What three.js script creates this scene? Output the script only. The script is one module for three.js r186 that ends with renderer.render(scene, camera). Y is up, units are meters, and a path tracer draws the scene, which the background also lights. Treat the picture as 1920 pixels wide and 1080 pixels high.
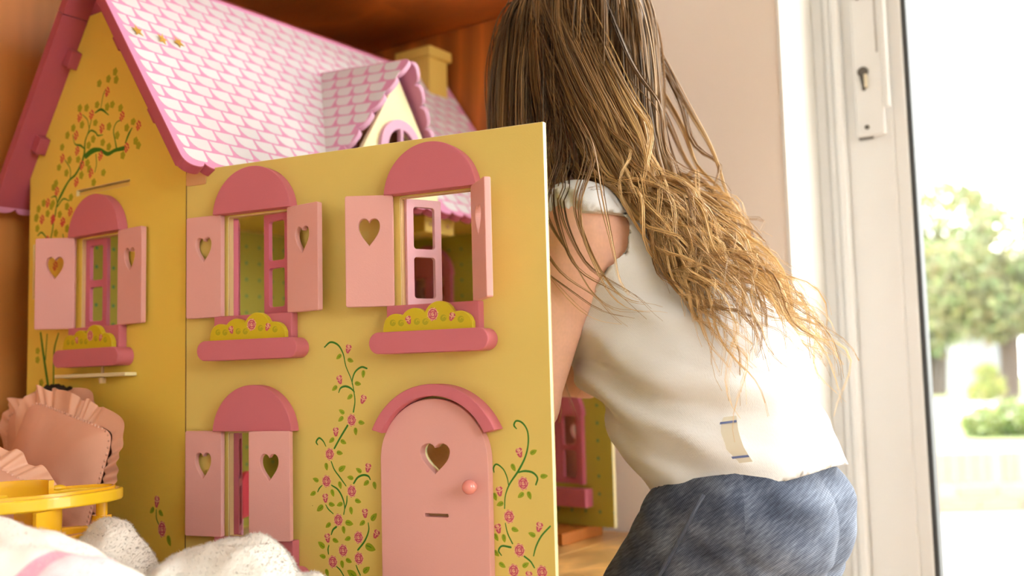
import * as THREE from 'three';
import { RoundedBoxGeometry } from 'three/addons/geometries/RoundedBoxGeometry.js';
import { mergeGeometries, mergeVertices } from 'three/addons/utils/BufferGeometryUtils.js';
import { ImprovedNoise } from 'three/addons/math/ImprovedNoise.js';

const scene = new THREE.Scene();
const EYE = 0.66;
// ---------- camera
const camera = new THREE.PerspectiveCamera(31.37, 1920 / 1080, 0.05, 200);
camera.position.set(0, EYE, 0);
camera.rotation.order = 'YXZ';
camera.rotation.set(0.0902, 0, -0.0256);
camera.focus = 0.98;
camera.userData.fStop = 3.5;
scene.add(camera);
// ---------- sky, sun, exposure
scene.background = new THREE.Color().setRGB(1.0, 0.99, 0.96);
scene.backgroundIntensity = 9;
const sun = new THREE.DirectionalLight(new THREE.Color().setRGB(1, 0.93, 0.8), 3);
sun.name = 'sun';
sun.position.set(-6, 9, 2);
sun.target.position.set(3, 0, -4);
sun.castShadow = true;
Object.assign(sun.shadow.camera, { left: -14, right: 14, top: 14, bottom: -14, near: 0.5, far: 60 });
sun.shadow.mapSize.set(2048, 2048);
scene.add(sun, sun.target);
const renderer = new THREE.WebGLRenderer({ antialias: true });
renderer.toneMapping = THREE.LinearToneMapping;
renderer.toneMappingExposure = 1.34;
renderer.shadowMap.enabled = true;

// ---------- helpers
// The dollhouse, its table and the walls share one frame: u along the house front, y up (heights are told from the table top), v out of the front.
const TH = 0.9651, TABLE = EYE - 0.2255;
const U = new THREE.Vector3(Math.cos(TH), 0, -Math.sin(TH)), V = new THREE.Vector3(Math.sin(TH), 0, Math.cos(TH));
const HOUSE = new THREE.Vector3(-0.3473, TABLE, -1.0883);
const place = (u, y, v) => HOUSE.clone().addScaledVector(U, u).addScaledVector(V, v).add(new THREE.Vector3(0, y, 0));
const taken = {};
function numbered(name) { const n = (taken[name] = (taken[name] ?? -1) + 1); return n ? name + '_' + String(n).padStart(3, '0') : name; }
function shade(o) { o.castShadow = true; o.receiveShadow = true; return o; }
function group(name, u, y, v, turn = 0, parent = scene) {
  const g = new THREE.Group();
  g.name = parent === scene ? numbered(name) : name;
  if (parent === scene) { g.position.copy(place(u, y, v)); g.rotation.y = TH + turn; } else { g.position.set(u, y, v); g.rotation.y = turn; }
  parent.add(g);
  return g;
}
function mesh(name, geo, mat, parent, label) {
  const m = shade(new THREE.Mesh(geo, mat));
  m.name = parent === scene ? numbered(name) : name;
  if (label) m.userData.label = label;
  parent.add(m);
  return m;
}
function tag(o, label, category, grp, kind) {
  Object.assign(o.userData, { label, category });
  if (grp) o.userData.group = grp;
  if (kind) o.userData.kind = kind;
  return o;
}
const structure = (o) => { o.userData.kind = 'structure'; return o; };
const rng = (s) => () => { s = (s + 0x6d2b79f5) | 0; let t = Math.imul(s ^ (s >>> 15), 1 | s); t = (t + Math.imul(t ^ (t >>> 7), 61 | t)) ^ t; return ((t ^ (t >>> 14)) >>> 0) / 4294967296; };
const perlin = new ImprovedNoise();
const noise = (x, y, z) => perlin.noise(x, y, z);
const lerp = THREE.MathUtils.lerp, clamp = THREE.MathUtils.clamp, smooth = THREE.MathUtils.smoothstep;
const rgb = (r, g, b) => new THREE.Color().setRGB(r, g, b);
const box = (w, h, d, x = 0, y = 0, z = 0) => new THREE.BoxGeometry(w, h, d).translate(x, y, z);
const rbox = (w, h, d, r, x = 0, y = 0, z = 0) => new RoundedBoxGeometry(w, h, d, 2, r).translate(x, y, z);
function extrude(shape, depth, bevel = 0, curve = 12) {
  const g = new THREE.ExtrudeGeometry(shape, { depth: depth - 2 * bevel, bevelEnabled: bevel > 0, bevelThickness: bevel, bevelSize: bevel, bevelOffset: -bevel, bevelSegments: 2, curveSegments: curve });
  return g.translate(0, 0, bevel);
}
function canvas(w, h, draw) {
  const c = document.createElement('canvas');
  c.width = w; c.height = h;
  draw(c.getContext('2d'), w, h);
  const t = new THREE.CanvasTexture(c);
  t.colorSpace = THREE.SRGBColorSpace;
  t.wrapS = t.wrapT = THREE.RepeatWrapping;
  t.magFilter = THREE.LinearFilter;
  return t;
}
function dataTexture(w, h, f, channels = 1) {   // f(x, y) in 0..1 gives one grey or an rgb triple
  const d = new Uint8Array(w * h * 4);
  for (let y = 0; y < h; y++) for (let x = 0; x < w; x++) {
    const c = f(x / w, y / h), i = (y * w + x) * 4;
    for (let k = 0; k < 3; k++) d[i + k] = clamp(Math.round((channels === 1 ? c : c[k]) * 255), 0, 255);
    d[i + 3] = 255;
  }
  const t = new THREE.DataTexture(d, w, h);
  t.wrapS = t.wrapT = THREE.RepeatWrapping;
  t.magFilter = THREE.LinearFilter;
  t.needsUpdate = true;
  if (channels === 3) t.colorSpace = THREE.SRGBColorSpace;
  return t;
}
function scaled(t, su, sv, ou = 0, ov = 0) { const c = t.clone(); c.repeat.set(su, sv); c.offset.set(ou, ov); c.needsUpdate = true; return c; }
// fields: distances to rounded cones and ellipsoids, joined smoothly, meshed by surface nets
const smin = (a, b, k) => { const h = Math.max(k - Math.abs(a - b), 0) / k; return Math.min(a, b) - h * h * k * 0.25; };
function cone(px, py, pz, a, b, ra, rb) {
  const bx = b[0] - a[0], by = b[1] - a[1], bz = b[2] - a[2], x = px - a[0], y = py - a[1], z = pz - a[2];
  const t = clamp((x * bx + y * by + z * bz) / (bx * bx + by * by + bz * bz), 0, 1);
  return Math.hypot(x - bx * t, y - by * t, z - bz * t) - (ra + (rb - ra) * t);
}
function ball(px, py, pz, c, r) {
  const x = (px - c[0]) / r[0], y = (py - c[1]) / r[1], z = (pz - c[2]) / r[2], k = Math.hypot(x, y, z), m = Math.min(r[0], r[1], r[2]);
  return (k - 1) * m;
}
function gradient(f, x, y, z, e = 0.0015) {
  const gx = f(x + e, y, z) - f(x - e, y, z), gy = f(x, y + e, z) - f(x, y - e, z), gz = f(x, y, z + e) - f(x, y, z - e), l = Math.hypot(gx, gy, gz) || 1;
  return [gx / l, gy / l, gz / l, l / (2 * e)];
}
function surfaceNet(f, lo, hi, cell) {
  const n = [0, 1, 2].map((k) => Math.ceil((hi[k] - lo[k]) / cell) + 1), F = new Float32Array(n[0] * n[1] * n[2]), at = (i, j, k) => (k * n[1] + j) * n[0] + i;
  for (let k = 0; k < n[2]; k++) for (let j = 0; j < n[1]; j++) for (let i = 0; i < n[0]; i++) F[at(i, j, k)] = f(lo[0] + i * cell, lo[1] + j * cell, lo[2] + k * cell);
  const id = new Int32Array(F.length).fill(-1), pos = [], index = [];
  for (let k = 0; k < n[2] - 1; k++) for (let j = 0; j < n[1] - 1; j++) for (let i = 0; i < n[0] - 1; i++) {
    let sx = 0, sy = 0, sz = 0, c = 0;
    for (let a = 0; a < 12; a++) {
      const ax = a >> 2, p = a & 1, q = (a >> 1) & 1, o = ax === 0 ? [0, p, q] : ax === 1 ? [p, 0, q] : [p, q, 0];
      const v0 = F[at(i + o[0], j + o[1], k + o[2])], v1 = F[at(i + o[0] + (ax === 0), j + o[1] + (ax === 1), k + o[2] + (ax === 2))];
      if (v0 < 0 === v1 < 0) continue;
      const t = v0 / (v0 - v1);
      sx += o[0] + (ax === 0 ? t : 0); sy += o[1] + (ax === 1 ? t : 0); sz += o[2] + (ax === 2 ? t : 0); c++;
    }
    if (!c) continue;
    let p = [lo[0] + (i + sx / c) * cell, lo[1] + (j + sy / c) * cell, lo[2] + (k + sz / c) * cell];
    for (let s = 0; s < 2; s++) {
      const g = gradient(f, ...p, cell * 0.2), d = clamp(f(...p) / Math.max(g[3], 0.4), -cell * 0.5, cell * 0.5);
      p = [p[0] - g[0] * d, p[1] - g[1] * d, p[2] - g[2] * d];
    }
    id[at(i, j, k)] = pos.length / 3;
    pos.push(...p);
  }
  const quad = (a, b, c, d, flip) => { if (Math.min(a, b, c, d) < 0) return; if (flip) index.push(a, c, b, a, d, c); else index.push(a, b, c, a, c, d); };
  for (let k = 1; k < n[2] - 1; k++) for (let j = 1; j < n[1] - 1; j++) for (let i = 1; i < n[0] - 1; i++) {
    const v = F[at(i, j, k)] < 0;
    if (v !== F[at(i + 1, j, k)] < 0) quad(id[at(i, j - 1, k - 1)], id[at(i, j, k - 1)], id[at(i, j, k)], id[at(i, j - 1, k)], !v);
    if (v !== F[at(i, j + 1, k)] < 0) quad(id[at(i - 1, j, k - 1)], id[at(i - 1, j, k)], id[at(i, j, k)], id[at(i, j, k - 1)], !v);
    if (v !== F[at(i, j, k + 1)] < 0) quad(id[at(i - 1, j - 1, k)], id[at(i, j - 1, k)], id[at(i, j, k)], id[at(i - 1, j, k)], !v);
  }
  const g = new THREE.BufferGeometry();
  g.setAttribute('position', new THREE.Float32BufferAttribute(pos, 3));
  g.setIndex(index);
  const nor = new Float32Array(pos.length);
  for (let i = 0; i < pos.length; i += 3) nor.set(gradient(f, pos[i], pos[i + 1], pos[i + 2], cell * 0.3).slice(0, 3), i);
  g.setAttribute('normal', new THREE.BufferAttribute(nor, 3));
  return g;
}
function uvBy(g, f) {
  const p = g.attributes.position, nn = g.attributes.normal, uv = new Float32Array(p.count * 2);
  for (let i = 0; i < p.count; i++) uv.set(f(p.getX(i), p.getY(i), p.getZ(i), nn.getX(i), nn.getY(i), nn.getZ(i)), i * 2);
  g.setAttribute('uv', new THREE.BufferAttribute(uv, 2));
  return g;
}
function tube(points, radius, seg = 24, sides = 8) {
  return new THREE.TubeGeometry(new THREE.CatmullRomCurve3(points.map((p) => new THREE.Vector3(...p))), seg, radius, sides, false);
}
// a strip of a soft surface, rows x columns of points from f(s, t)
function sheet(f, ns, nt) {
  const pos = [], uv = [], index = [];
  for (let i = 0; i <= ns; i++) for (let j = 0; j <= nt; j++) { pos.push(...f(i / ns, j / nt)); uv.push(i / ns, j / nt); }
  for (let i = 0; i < ns; i++) for (let j = 0; j < nt; j++) { const a = i * (nt + 1) + j, b = a + nt + 1; index.push(a, b, a + 1, b, b + 1, a + 1); }
  const g = new THREE.BufferGeometry();
  g.setAttribute('position', new THREE.Float32BufferAttribute(pos, 3));
  g.setAttribute('uv', new THREE.Float32BufferAttribute(uv, 2));
  g.setIndex(index);
  g.computeVertexNormals();
  return g;
}

// ---------- textures and materials
const grainTex = dataTexture(256, 256, (x, y) => 0.5 + 0.22 * noise(x * 40, y * 40, 1.3) + 0.2 * noise(x * 90, y * 90, 7.1));
grainTex.repeat.set(18, 18);
const pineTex = dataTexture(512, 512, (x, y) => {
  const w = x * 9 + 0.55 * noise(x * 3, y * 1.2, 4) + 0.12 * noise(x * 30, y * 3, 9), r = Math.pow(Math.abs(((w % 1) + 1) % 1 - 0.5) * 2, 1.6), f = 0.5 + 0.5 * noise(x * 160, y * 5, 2);
  const k = 0.72 + 0.22 * r + 0.08 * f;
  return [0.97 * k, 0.77 * k, 0.49 * k];
}, 3);
const paint = (color, roughness = 0.5, o = {}) => new THREE.MeshPhysicalMaterial({ color, roughness, bumpMap: grainTex, bumpScale: 0.00012, specularIntensity: 0.6, ...o });
const M = {
  yellow: paint(rgb(0.80, 0.56, 0.13), 0.42),
  yellowEdge: paint(rgb(0.88, 0.80, 0.47), 0.5),
  rose: paint(rgb(0.60, 0.17, 0.22), 0.5),
  palePink: paint(rgb(0.77, 0.41, 0.39), 0.5),
  roofPink: paint(rgb(0.76, 0.33, 0.54), 0.5),
  roofEdge: paint(rgb(0.45, 0.095, 0.135), 0.5),  // deep rose, darkened for the shade on rakes and roof undersides
  caseRose: paint(rgb(0.62, 0.16, 0.24), 0.45),
  caseLit: paint(rgb(0.86, 0.50, 0.60), 0.45),  // lit copy of caseRose, the door light put into the colour
  tile: paint(rgb(0.80, 0.78, 0.80), 0.4),
  bush: paint(rgb(0.64, 0.52, 0.03), 0.4),
  barge: paint(rgb(0.74, 0.40, 0.56), 0.45),
  rawWood: new THREE.MeshStandardMaterial({ color: rgb(0.72, 0.50, 0.25), roughness: 0.75, bumpMap: grainTex, bumpScale: 0.0002 }),
  chip: paint(rgb(0.25, 0.11, 0.04), 0.8),
  hinge: new THREE.MeshStandardMaterial({ color: rgb(0.70, 0.42, 0.20), roughness: 0.4, metalness: 0.2 }),
  knob: new THREE.MeshPhysicalMaterial({ color: rgb(0.80, 0.28, 0.26), roughness: 0.12, clearcoat: 1, clearcoatRoughness: 0.05 }),
  gold: new THREE.MeshStandardMaterial({ color: rgb(0.80, 0.52, 0.10), metalness: 0.45, roughness: 0.3 }),
  green: null,
};
function pineMat(su, sv, tint = rgb(1, 1, 1), rough = 0.42) { return new THREE.MeshPhysicalMaterial({ map: scaled(pineTex, su, sv), color: tint, roughness: rough, clearcoat: 0.25, clearcoatRoughness: 0.35 }); }
// ---------- the room: a corner with the patio door in the right wall
const WALL_U = 0.665, WALL_V = -0.37, FLOOR = -(TABLE), CEIL = FLOOR + 2.4, OUT = 0.215;   // heights from the table top
const wallTex = dataTexture(256, 256, (x, y) => 0.5 + 0.3 * noise(x * 60, y * 60, 3.3) + 0.15 * noise(x * 25, y * 25, 8));
const peach = new THREE.MeshStandardMaterial({ color: rgb(0.88, 0.80, 0.73), roughness: 0.88, bumpMap: scaled(wallTex, 2, 2), bumpScale: 0.0004 });
const ochre = new THREE.MeshStandardMaterial({ color: rgb(0.72, 0.68, 0.63), roughness: 0.9, bumpMap: scaled(wallTex, 2, 2), bumpScale: 0.0004 });
const white = new THREE.MeshStandardMaterial({ color: rgb(0.80, 0.79, 0.76), roughness: 0.7 });
const upvc = new THREE.MeshPhysicalMaterial({ color: rgb(0.78, 0.785, 0.79), roughness: 0.35, specularIntensity: 0.5 });
const room = (name, geos, mat) => { const m = mesh(name, mergeGeometries(geos.map((g) => g.index ? g.toNonIndexed() : g)), mat, scene); m.position.copy(place(0, 0, 0)); m.rotation.y = TH; return structure(m); };
const span = (u0, u1, y0, y1, v0, v1) => box(u1 - u0, y1 - y0, v1 - v0, (u0 + u1) / 2, (y0 + y1) / 2, (v0 + v1) / 2);
const U0 = -2.6, V1 = 2.9, DOOR0 = 0.424, DOOR1 = 2.6, DOORTOP = FLOOR + 2.08, WIN = { u0: -1.5, u1: -0.35, y0: FLOOR + 0.85, y1: FLOOR + 2.05 };
room('wall_right', [span(WALL_U, WALL_U + OUT, FLOOR - 0.2, CEIL, WALL_V - 0.3, DOOR0), span(WALL_U, WALL_U + OUT, FLOOR - 0.2, CEIL, DOOR1, V1 + 0.3), span(WALL_U, WALL_U + OUT, DOORTOP, CEIL, DOOR0, DOOR1)], peach);
room('wall_back', [span(U0 - 0.3, WALL_U + OUT, FLOOR - 0.2, CEIL, WALL_V - 0.3, WALL_V)], peach);
room('wall_left', [span(U0 - 0.3, U0, FLOOR - 0.2, CEIL, WALL_V, V1 + 0.3)], ochre);
room('wall_front', [span(U0 - 0.3, WIN.u0, FLOOR - 0.2, CEIL, V1, V1 + 0.3), span(WIN.u1, WALL_U + OUT, FLOOR - 0.2, CEIL, V1, V1 + 0.3), span(WIN.u0, WIN.u1, FLOOR - 0.2, WIN.y0, V1, V1 + 0.3), span(WIN.u0, WIN.u1, WIN.y1, CEIL, V1, V1 + 0.3)], ochre);
room('ceiling', [span(U0 - 0.3, WALL_U + OUT, CEIL, CEIL + 0.25, WALL_V - 0.3, V1 + 0.3)], white);
room('floor', [span(U0 - 0.3, WALL_U + OUT, FLOOR - 0.2, FLOOR, WALL_V - 0.3, V1 + 0.3)], pineMat(1.2, 0.5, rgb(0.62, 0.62, 0.66), 0.5));
// white plastered reveal of the door opening
room('trim_1', [span(WALL_U - 0.002, WALL_U + OUT, FLOOR, DOORTOP, DOOR0 - 0.001, DOOR0 + 0.004)], white);
// sliding patio door: outer frame, sash with lock plate, gasket and glass
{
  const d = structure(group('door_1', 0, 0, 0));
  const C = 0.80, P = (name, g, m, label) => mesh(name, g, m, d, label);
  const bar = (u0, u1, y0, y1, v0, v1, r = 0.002) => rbox(u1 - u0, y1 - y0, v1 - v0, r, (u0 + u1) / 2, (y0 + y1) / 2, (v0 + v1) / 2);
  P('frame', mergeGeometries([bar(C + 0.0015, C + 0.058, FLOOR + 0.01, DOORTOP - 0.01, DOOR0 + 0.004, 0.50, 0.001), bar(C, C + 0.06, FLOOR, DOORTOP, DOOR0 + 0.003, 0.4465, 0.004), bar(C - 0.006, C + 0.06, FLOOR, DOORTOP, 0.4475, 0.458, 0.003), bar(C, C + 0.06, FLOOR, FLOOR + 0.05, 0.446, DOOR1), bar(C, C + 0.06, DOORTOP - 0.05, DOORTOP, 0.446, DOOR1), bar(C, C + 0.06, FLOOR, DOORTOP, DOOR1 - 0.05, DOOR1)]), upvc);
  P('frame_lip', bar(C - 0.012, C + 0.03, FLOOR + 0.03, DOORTOP - 0.03, 0.4583, 0.4719, 0.005), upvc);
  P('sash', mergeGeometries([bar(C, C + 0.05, FLOOR + 0.04, DOORTOP - 0.04, 0.4722, 0.538, 0.003), bar(C, C + 0.05, FLOOR + 0.05, FLOOR + 0.15, 0.538, 1.4), bar(C, C + 0.05, DOORTOP - 0.14, DOORTOP - 0.05, 0.538, 1.4), bar(C, C + 0.05, FLOOR + 0.05, DOORTOP - 0.05, 1.34, 1.41)]), upvc);
  P('glazing_bead', bar(C + 0.002, C + 0.02, FLOOR + 0.14, DOORTOP - 0.13, 0.5374, 0.5565, 0.003), upvc);
  const rubber = new THREE.MeshStandardMaterial({ color: rgb(0.05, 0.055, 0.06), roughness: 0.6 }), steel = new THREE.MeshStandardMaterial({ color: rgb(0.12, 0.11, 0.10), roughness: 0.5, metalness: 0.4 });
  P('gasket', bar(C + 0.004, C + 0.03, FLOOR + 0.14, DOORTOP - 0.13, 0.5562, 0.5634, 0.002), rubber);
  const glass = new THREE.MeshPhysicalMaterial({ color: rgb(0.98, 1, 0.99), roughness: 0, transmission: 1, thickness: 0, ior: 1.5 });
  P('glass_pane', new THREE.PlaneGeometry(0.80, 1.85).rotateY(Math.PI / 2).translate(C + 0.022, FLOOR + 1.04, 0.96), glass);
  P('glass_pane', new THREE.PlaneGeometry(1.17, 1.95).rotateY(Math.PI / 2).translate(C + 0.045, FLOOR + 1.04, 1.985), glass);
  // lock plate
  const y0 = 0.337 + 0.2255, y1 = y0 + 0.235, pv = 0.509, plate = P('lock_plate', rbox(0.010, y1 - y0, 0.041, 0.003, C - 0.004, (y0 + y1) / 2, pv), upvc);
  const on = (name, g, m) => mesh(name, g, m, plate);
  on('screw', new THREE.CylinderGeometry(0.0031, 0.0031, 0.003, 16).rotateZ(Math.PI / 2).translate(C - 0.0095, 0.3505 + 0.2255, 0.504), steel);
  on('screw', new THREE.CylinderGeometry(0.0031, 0.0031, 0.003, 16).rotateZ(Math.PI / 2).translate(C - 0.0095, 0.5432 + 0.2255, 0.500), steel);
  const key = new THREE.Shape();
  key.absarc(0, 0, 0.0075, -0.9, Math.PI + 0.9, false); key.lineTo(-0.0022, -0.024); key.absarc(0, -0.025, 0.0026, Math.PI, 0, false);
  on('keyhole', extrude(key, 0.003).rotateY(-Math.PI / 2).translate(C - 0.008, 0.432 + 0.2255, 0.5025), steel);
  on('lock_barrel', rbox(0.008, 0.020, 0.004, 0.0015, C - 0.011, 0.418 + 0.2255, 0.5065), new THREE.MeshStandardMaterial({ color: rgb(0.75, 0.66, 0.5), roughness: 0.4, metalness: 0.6 }));
  on('finger_grip', mergeGeometries([rbox(0.007, 0.20, 0.009, 0.003, C - 0.0068, 0.475 + 0.2255, 0.533)]), upvc);
  on('grip_slot_shade', rbox(0.003, 0.085, 0.0030, 0.0012, C - 0.0085, 0.50 + 0.2255, 0.5235), new THREE.MeshStandardMaterial({ color: rgb(0.42, 0.41, 0.40), roughness: 0.6 }));  // grey bar, the shade inside the finger slot put into its colour
  on('slot', box(0.004, 0.0026, 0.020, C - 0.0035, y0 - 0.0012, 0.5005), steel);
}
// unseen window, added behind the camera to fill the room with light
{
  const w = structure(group('added_window_1', 0, 0, 0)), um = (WIN.u0 + WIN.u1) / 2, W = WIN.u1 - WIN.u0, ym = (WIN.y0 + WIN.y1) / 2, Hh = WIN.y1 - WIN.y0, v = V1 + 0.16;
  mesh('window_frame', mergeGeometries([...[-1, 0, 1].map((k) => rbox(0.06, Hh, 0.06, 0.004, um + k * (W / 2 - 0.03), ym, v)), ...[-1, 1].map((k) => rbox(W, 0.06, 0.06, 0.004, um, ym + k * (Hh / 2 - 0.03), v))]), upvc, w);
  const glass = new THREE.MeshPhysicalMaterial({ color: rgb(0.98, 1, 0.99), roughness: 0, transmission: 1, thickness: 0, ior: 1.5 });
  for (const k of [-1, 1]) mesh('glass_pane', new THREE.PlaneGeometry(W / 2 - 0.07, Hh - 0.1).translate(um + k * W / 4, ym, v), glass, w);
}
// pine table that carries everything, pine shelf over the house
{
  const t = group('pine_table', 0, 0, 0);
  tag(t, 'low pine table under the dollhouse, cushions and towels', 'table');
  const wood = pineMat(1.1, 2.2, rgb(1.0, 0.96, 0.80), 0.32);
  for (let k = 0; k < 5; k++) { const w = 0.134, v = -0.36 + 0.072 + k * w; mesh('plank', rbox(1.515, 0.024, w - 0.0008, 0.0015, -0.1025, -0.012, v).applyMatrix4(new THREE.Matrix4()), wood, t); }
  for (const [u, v] of [[-0.82, -0.31], [-0.82, 0.27], [0.60, -0.31], [0.60, 0.27]]) mesh('leg', rbox(0.05, -FLOOR - 0.024, 0.05, 0.004, u, (FLOOR - 0.024) / 2, v), wood, t);
  mesh('apron', mergeGeometries([rbox(1.40, 0.05, 0.02, 0.002, -0.11, -0.049, -0.31), rbox(0.02, 0.05, 0.56, 0.002, -0.82, -0.049, -0.02), rbox(0.02, 0.05, 0.56, 0.002, 0.60, -0.049, -0.02)]), wood, t);
  const s = group('pine_shelf', 0, 0, 0);
  tag(s, 'deep pine shelf board fixed to the wall above the dollhouse roof', 'shelf');
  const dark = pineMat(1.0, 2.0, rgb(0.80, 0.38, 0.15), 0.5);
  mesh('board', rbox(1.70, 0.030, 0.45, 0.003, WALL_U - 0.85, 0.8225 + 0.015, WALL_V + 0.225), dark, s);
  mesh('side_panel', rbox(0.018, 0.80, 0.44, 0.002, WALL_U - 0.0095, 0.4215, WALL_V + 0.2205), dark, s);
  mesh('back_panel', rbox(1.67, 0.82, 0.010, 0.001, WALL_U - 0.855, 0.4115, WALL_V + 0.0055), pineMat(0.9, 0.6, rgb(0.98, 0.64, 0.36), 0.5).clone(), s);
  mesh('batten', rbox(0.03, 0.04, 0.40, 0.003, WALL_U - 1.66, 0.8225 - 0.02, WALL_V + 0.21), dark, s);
}
// ---------- printed roses and vines, in millimetres on the boards they are printed on
const ROSES=[[207.7,-34.0],[181.8,-66.8],[177.7,-93.0],[206.9,-102.0],[191.1,-129.8],[214.0,-145.5],[196.2,-158.6],[184.2,-169.8],[214.1,-165.2],[388.5,-91.3],[373.8,-120.9],[383.2,-150.0],[377.0,-168.1],[404.4,-167.9]];
const BUDS=[[204.8,35.4,12],[194.2,5.6,-20],[221.2,-13.9,22],[189.2,-44.9,-5],[225.7,-79.2,10],[176.2,-109.0,-8],[221.7,-122.2,-6],[178.3,-147.2,-14],[234.0,-141.4,28],[385.5,-63.9,-20],[364.8,-98.5,-12],[362.6,-131.5,-18],[402.9,-128.7,14],[391.5,-171.7,5]];
const LEAVES=[[193.8,27.8,215,0],[207.0,24.0,-20,0],[221.8,10.4,-95,0],[215.2,1.2,-10,0],[188.5,-2.8,215,0],[206.1,-11.6,215,0],[196.4,-25.9,150,0],[195.4,-32.9,215,0],[218.8,-36.3,-10,0],[212.2,-44.7,-85,0],[184.4,-53.4,215,0],[197.8,-54.8,-25,0],[193.3,-65.4,-10,0],[177.9,-78.7,-80,0],[195.9,-80.4,30,1],[165.2,-92.0,160,0],[161.8,-105.3,205,0],[193.6,-96.3,-75,0],[205.6,-89.3,170,0],[215.3,-82.2,150,0],[223.7,-94.0,215,0],[233.0,-95.9,-75,0],[184.8,-104.0,-70,0],[213.8,-111.1,-15,0],[183.5,-115.1,-10,0],[193.1,-115.0,200,0],[170.1,-119.2,215,1],[206.0,-120.3,-80,0],[203.4,-132.2,-10,1],[197.2,-138.9,-80,0],[179.4,-135.3,215,0],[218.6,-131.9,215,0],[231.4,-125.7,45,1],[187.5,-149.4,-20,0],[201.8,-147.3,200,0],[171.2,-154.6,145,1],[227.0,-154.2,-20,2],[172.5,-165.3,170,0],[195.1,-171.5,-80,0],[202.5,-167.8,-20,0],[222.2,-175.5,35,1],[177.5,-180.3,-70,0],[206.1,-180.4,150,2],[399.1,-63.5,25,0],[379.3,-77.2,-60,0],[408.7,-84.5,5,0],[386.1,-101.7,215,0],[394.3,-101.5,-70,0],[360.3,-103.4,-70,0],[365.3,-110.0,200,0],[379.2,-132.0,-15,0],[368.3,-139.9,-80,0],[395.8,-135.9,160,0],[360.5,-139.3,-60,0],[360.2,-153.5,-40,0],[365.8,-163.6,-30,0],[388.6,-162.4,30,0]];
const VINES=[[176.9,37.9,1.1,183.9,42.4,1.5,192.6,39.5,1.5,198.5,31.0,1.1,201.6,18.7,0.9,208.0,4.7,0.8,210.5,-5.8,0.9,211.7,-15.7,1.0,209.9,-26.1,1.3],
[225.8,15.5,1.3,220.0,17.0,1.5,212.7,12.8,1.4,209.4,6.3,1.1,208.7,0.8,0.7],
[193.0,-7.1,0.7,195.4,-2.8,1.3,200.7,-1.2,1.7,206.6,-3.0,1.5,211.2,-6.9,0.9],
[202.9,-39.2,1.7,194.8,-50.1,1.6,187.4,-61.1,1.5],
[167.8,-57.8,0.7,166.0,-55.1,1.3,169.5,-51.2,1.4,174.1,-54.0,1.1,177.4,-59.2,0.7],
[183.5,-74.0,0.9,186.9,-81.4,1.0,193.7,-89.3,1.1,200.4,-97.1,0.8],
[167.2,-103.5,0.7,169.3,-100.0,1.1,172.5,-97.1,0.7],
[183.7,-96.8,0.9,190.8,-100.7,1.3,196.2,-108.5,1.3,198.5,-117.5,0.9,197.4,-124.3,0.9],
[201.4,-106.7,0.7,200.9,-112.9,1.1,198.8,-118.6,1.0],
[176.5,-115.6,0.6,179.5,-119.7,1.0,185.3,-124.1,0.7],
[209.3,-94.4,1.4,214.1,-88.7,1.6,220.9,-86.4,1.6,226.2,-87.6,1.4,228.2,-90.7,0.8],
[188.7,-136.4,1.6,184.8,-139.4,1.5,182.7,-144.0,0.9],
[225.2,-131.4,0.7,225.7,-137.9,1.1,221.3,-148.0,1.4,213.2,-157.3,1.4],
[179.8,-154.5,0.9,178.8,-158.2,1.1,179.3,-162.7,0.9],
[188.5,-174.1,0.7,192.6,-177.2,1.0,196.6,-182.6,0.9],
[210.9,-171.8,0.7,212.9,-176.2,1.0,215.5,-180.7,1.0],
[383.3,-42.9,0.7,380.9,-39.8,1.3,383.0,-36.1,1.3,388.3,-37.1,1.3,393.3,-43.2,1.2,394.7,-52.7,1.2,391.9,-66.2,1.3,384.8,-79.2,1.6,374.6,-92.9,1.2,370.5,-103.1,0.9,369.5,-113.7,0.9],
[359.9,-81.8,0.7,359.4,-78.1,1.2,362.1,-74.7,1.2,368.9,-78.7,1.0,372.9,-86.8,0.9,374.1,-93.5,0.7],
[400.8,-92.1,1.2,402.5,-86.3,1.3,398.2,-81.7,1.5,390.0,-80.4,1.5,383.2,-81.9,1.0],
[369.9,-126.8,0.7,371.9,-135.5,0.9,376.5,-144.4,1.0],
[365.3,-155.3,0.7,362.6,-151.3,1.2,365.5,-147.2,1.3,374.6,-147.7,1.5],
[413.4,-128.0,1.2,404.6,-136.9,1.3,399.2,-146.4,1.2,396.7,-154.2,0.9],
[387.8,-155.1,1.3,393.6,-159.2,1.2,397.2,-164.4,1.0]];
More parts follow.
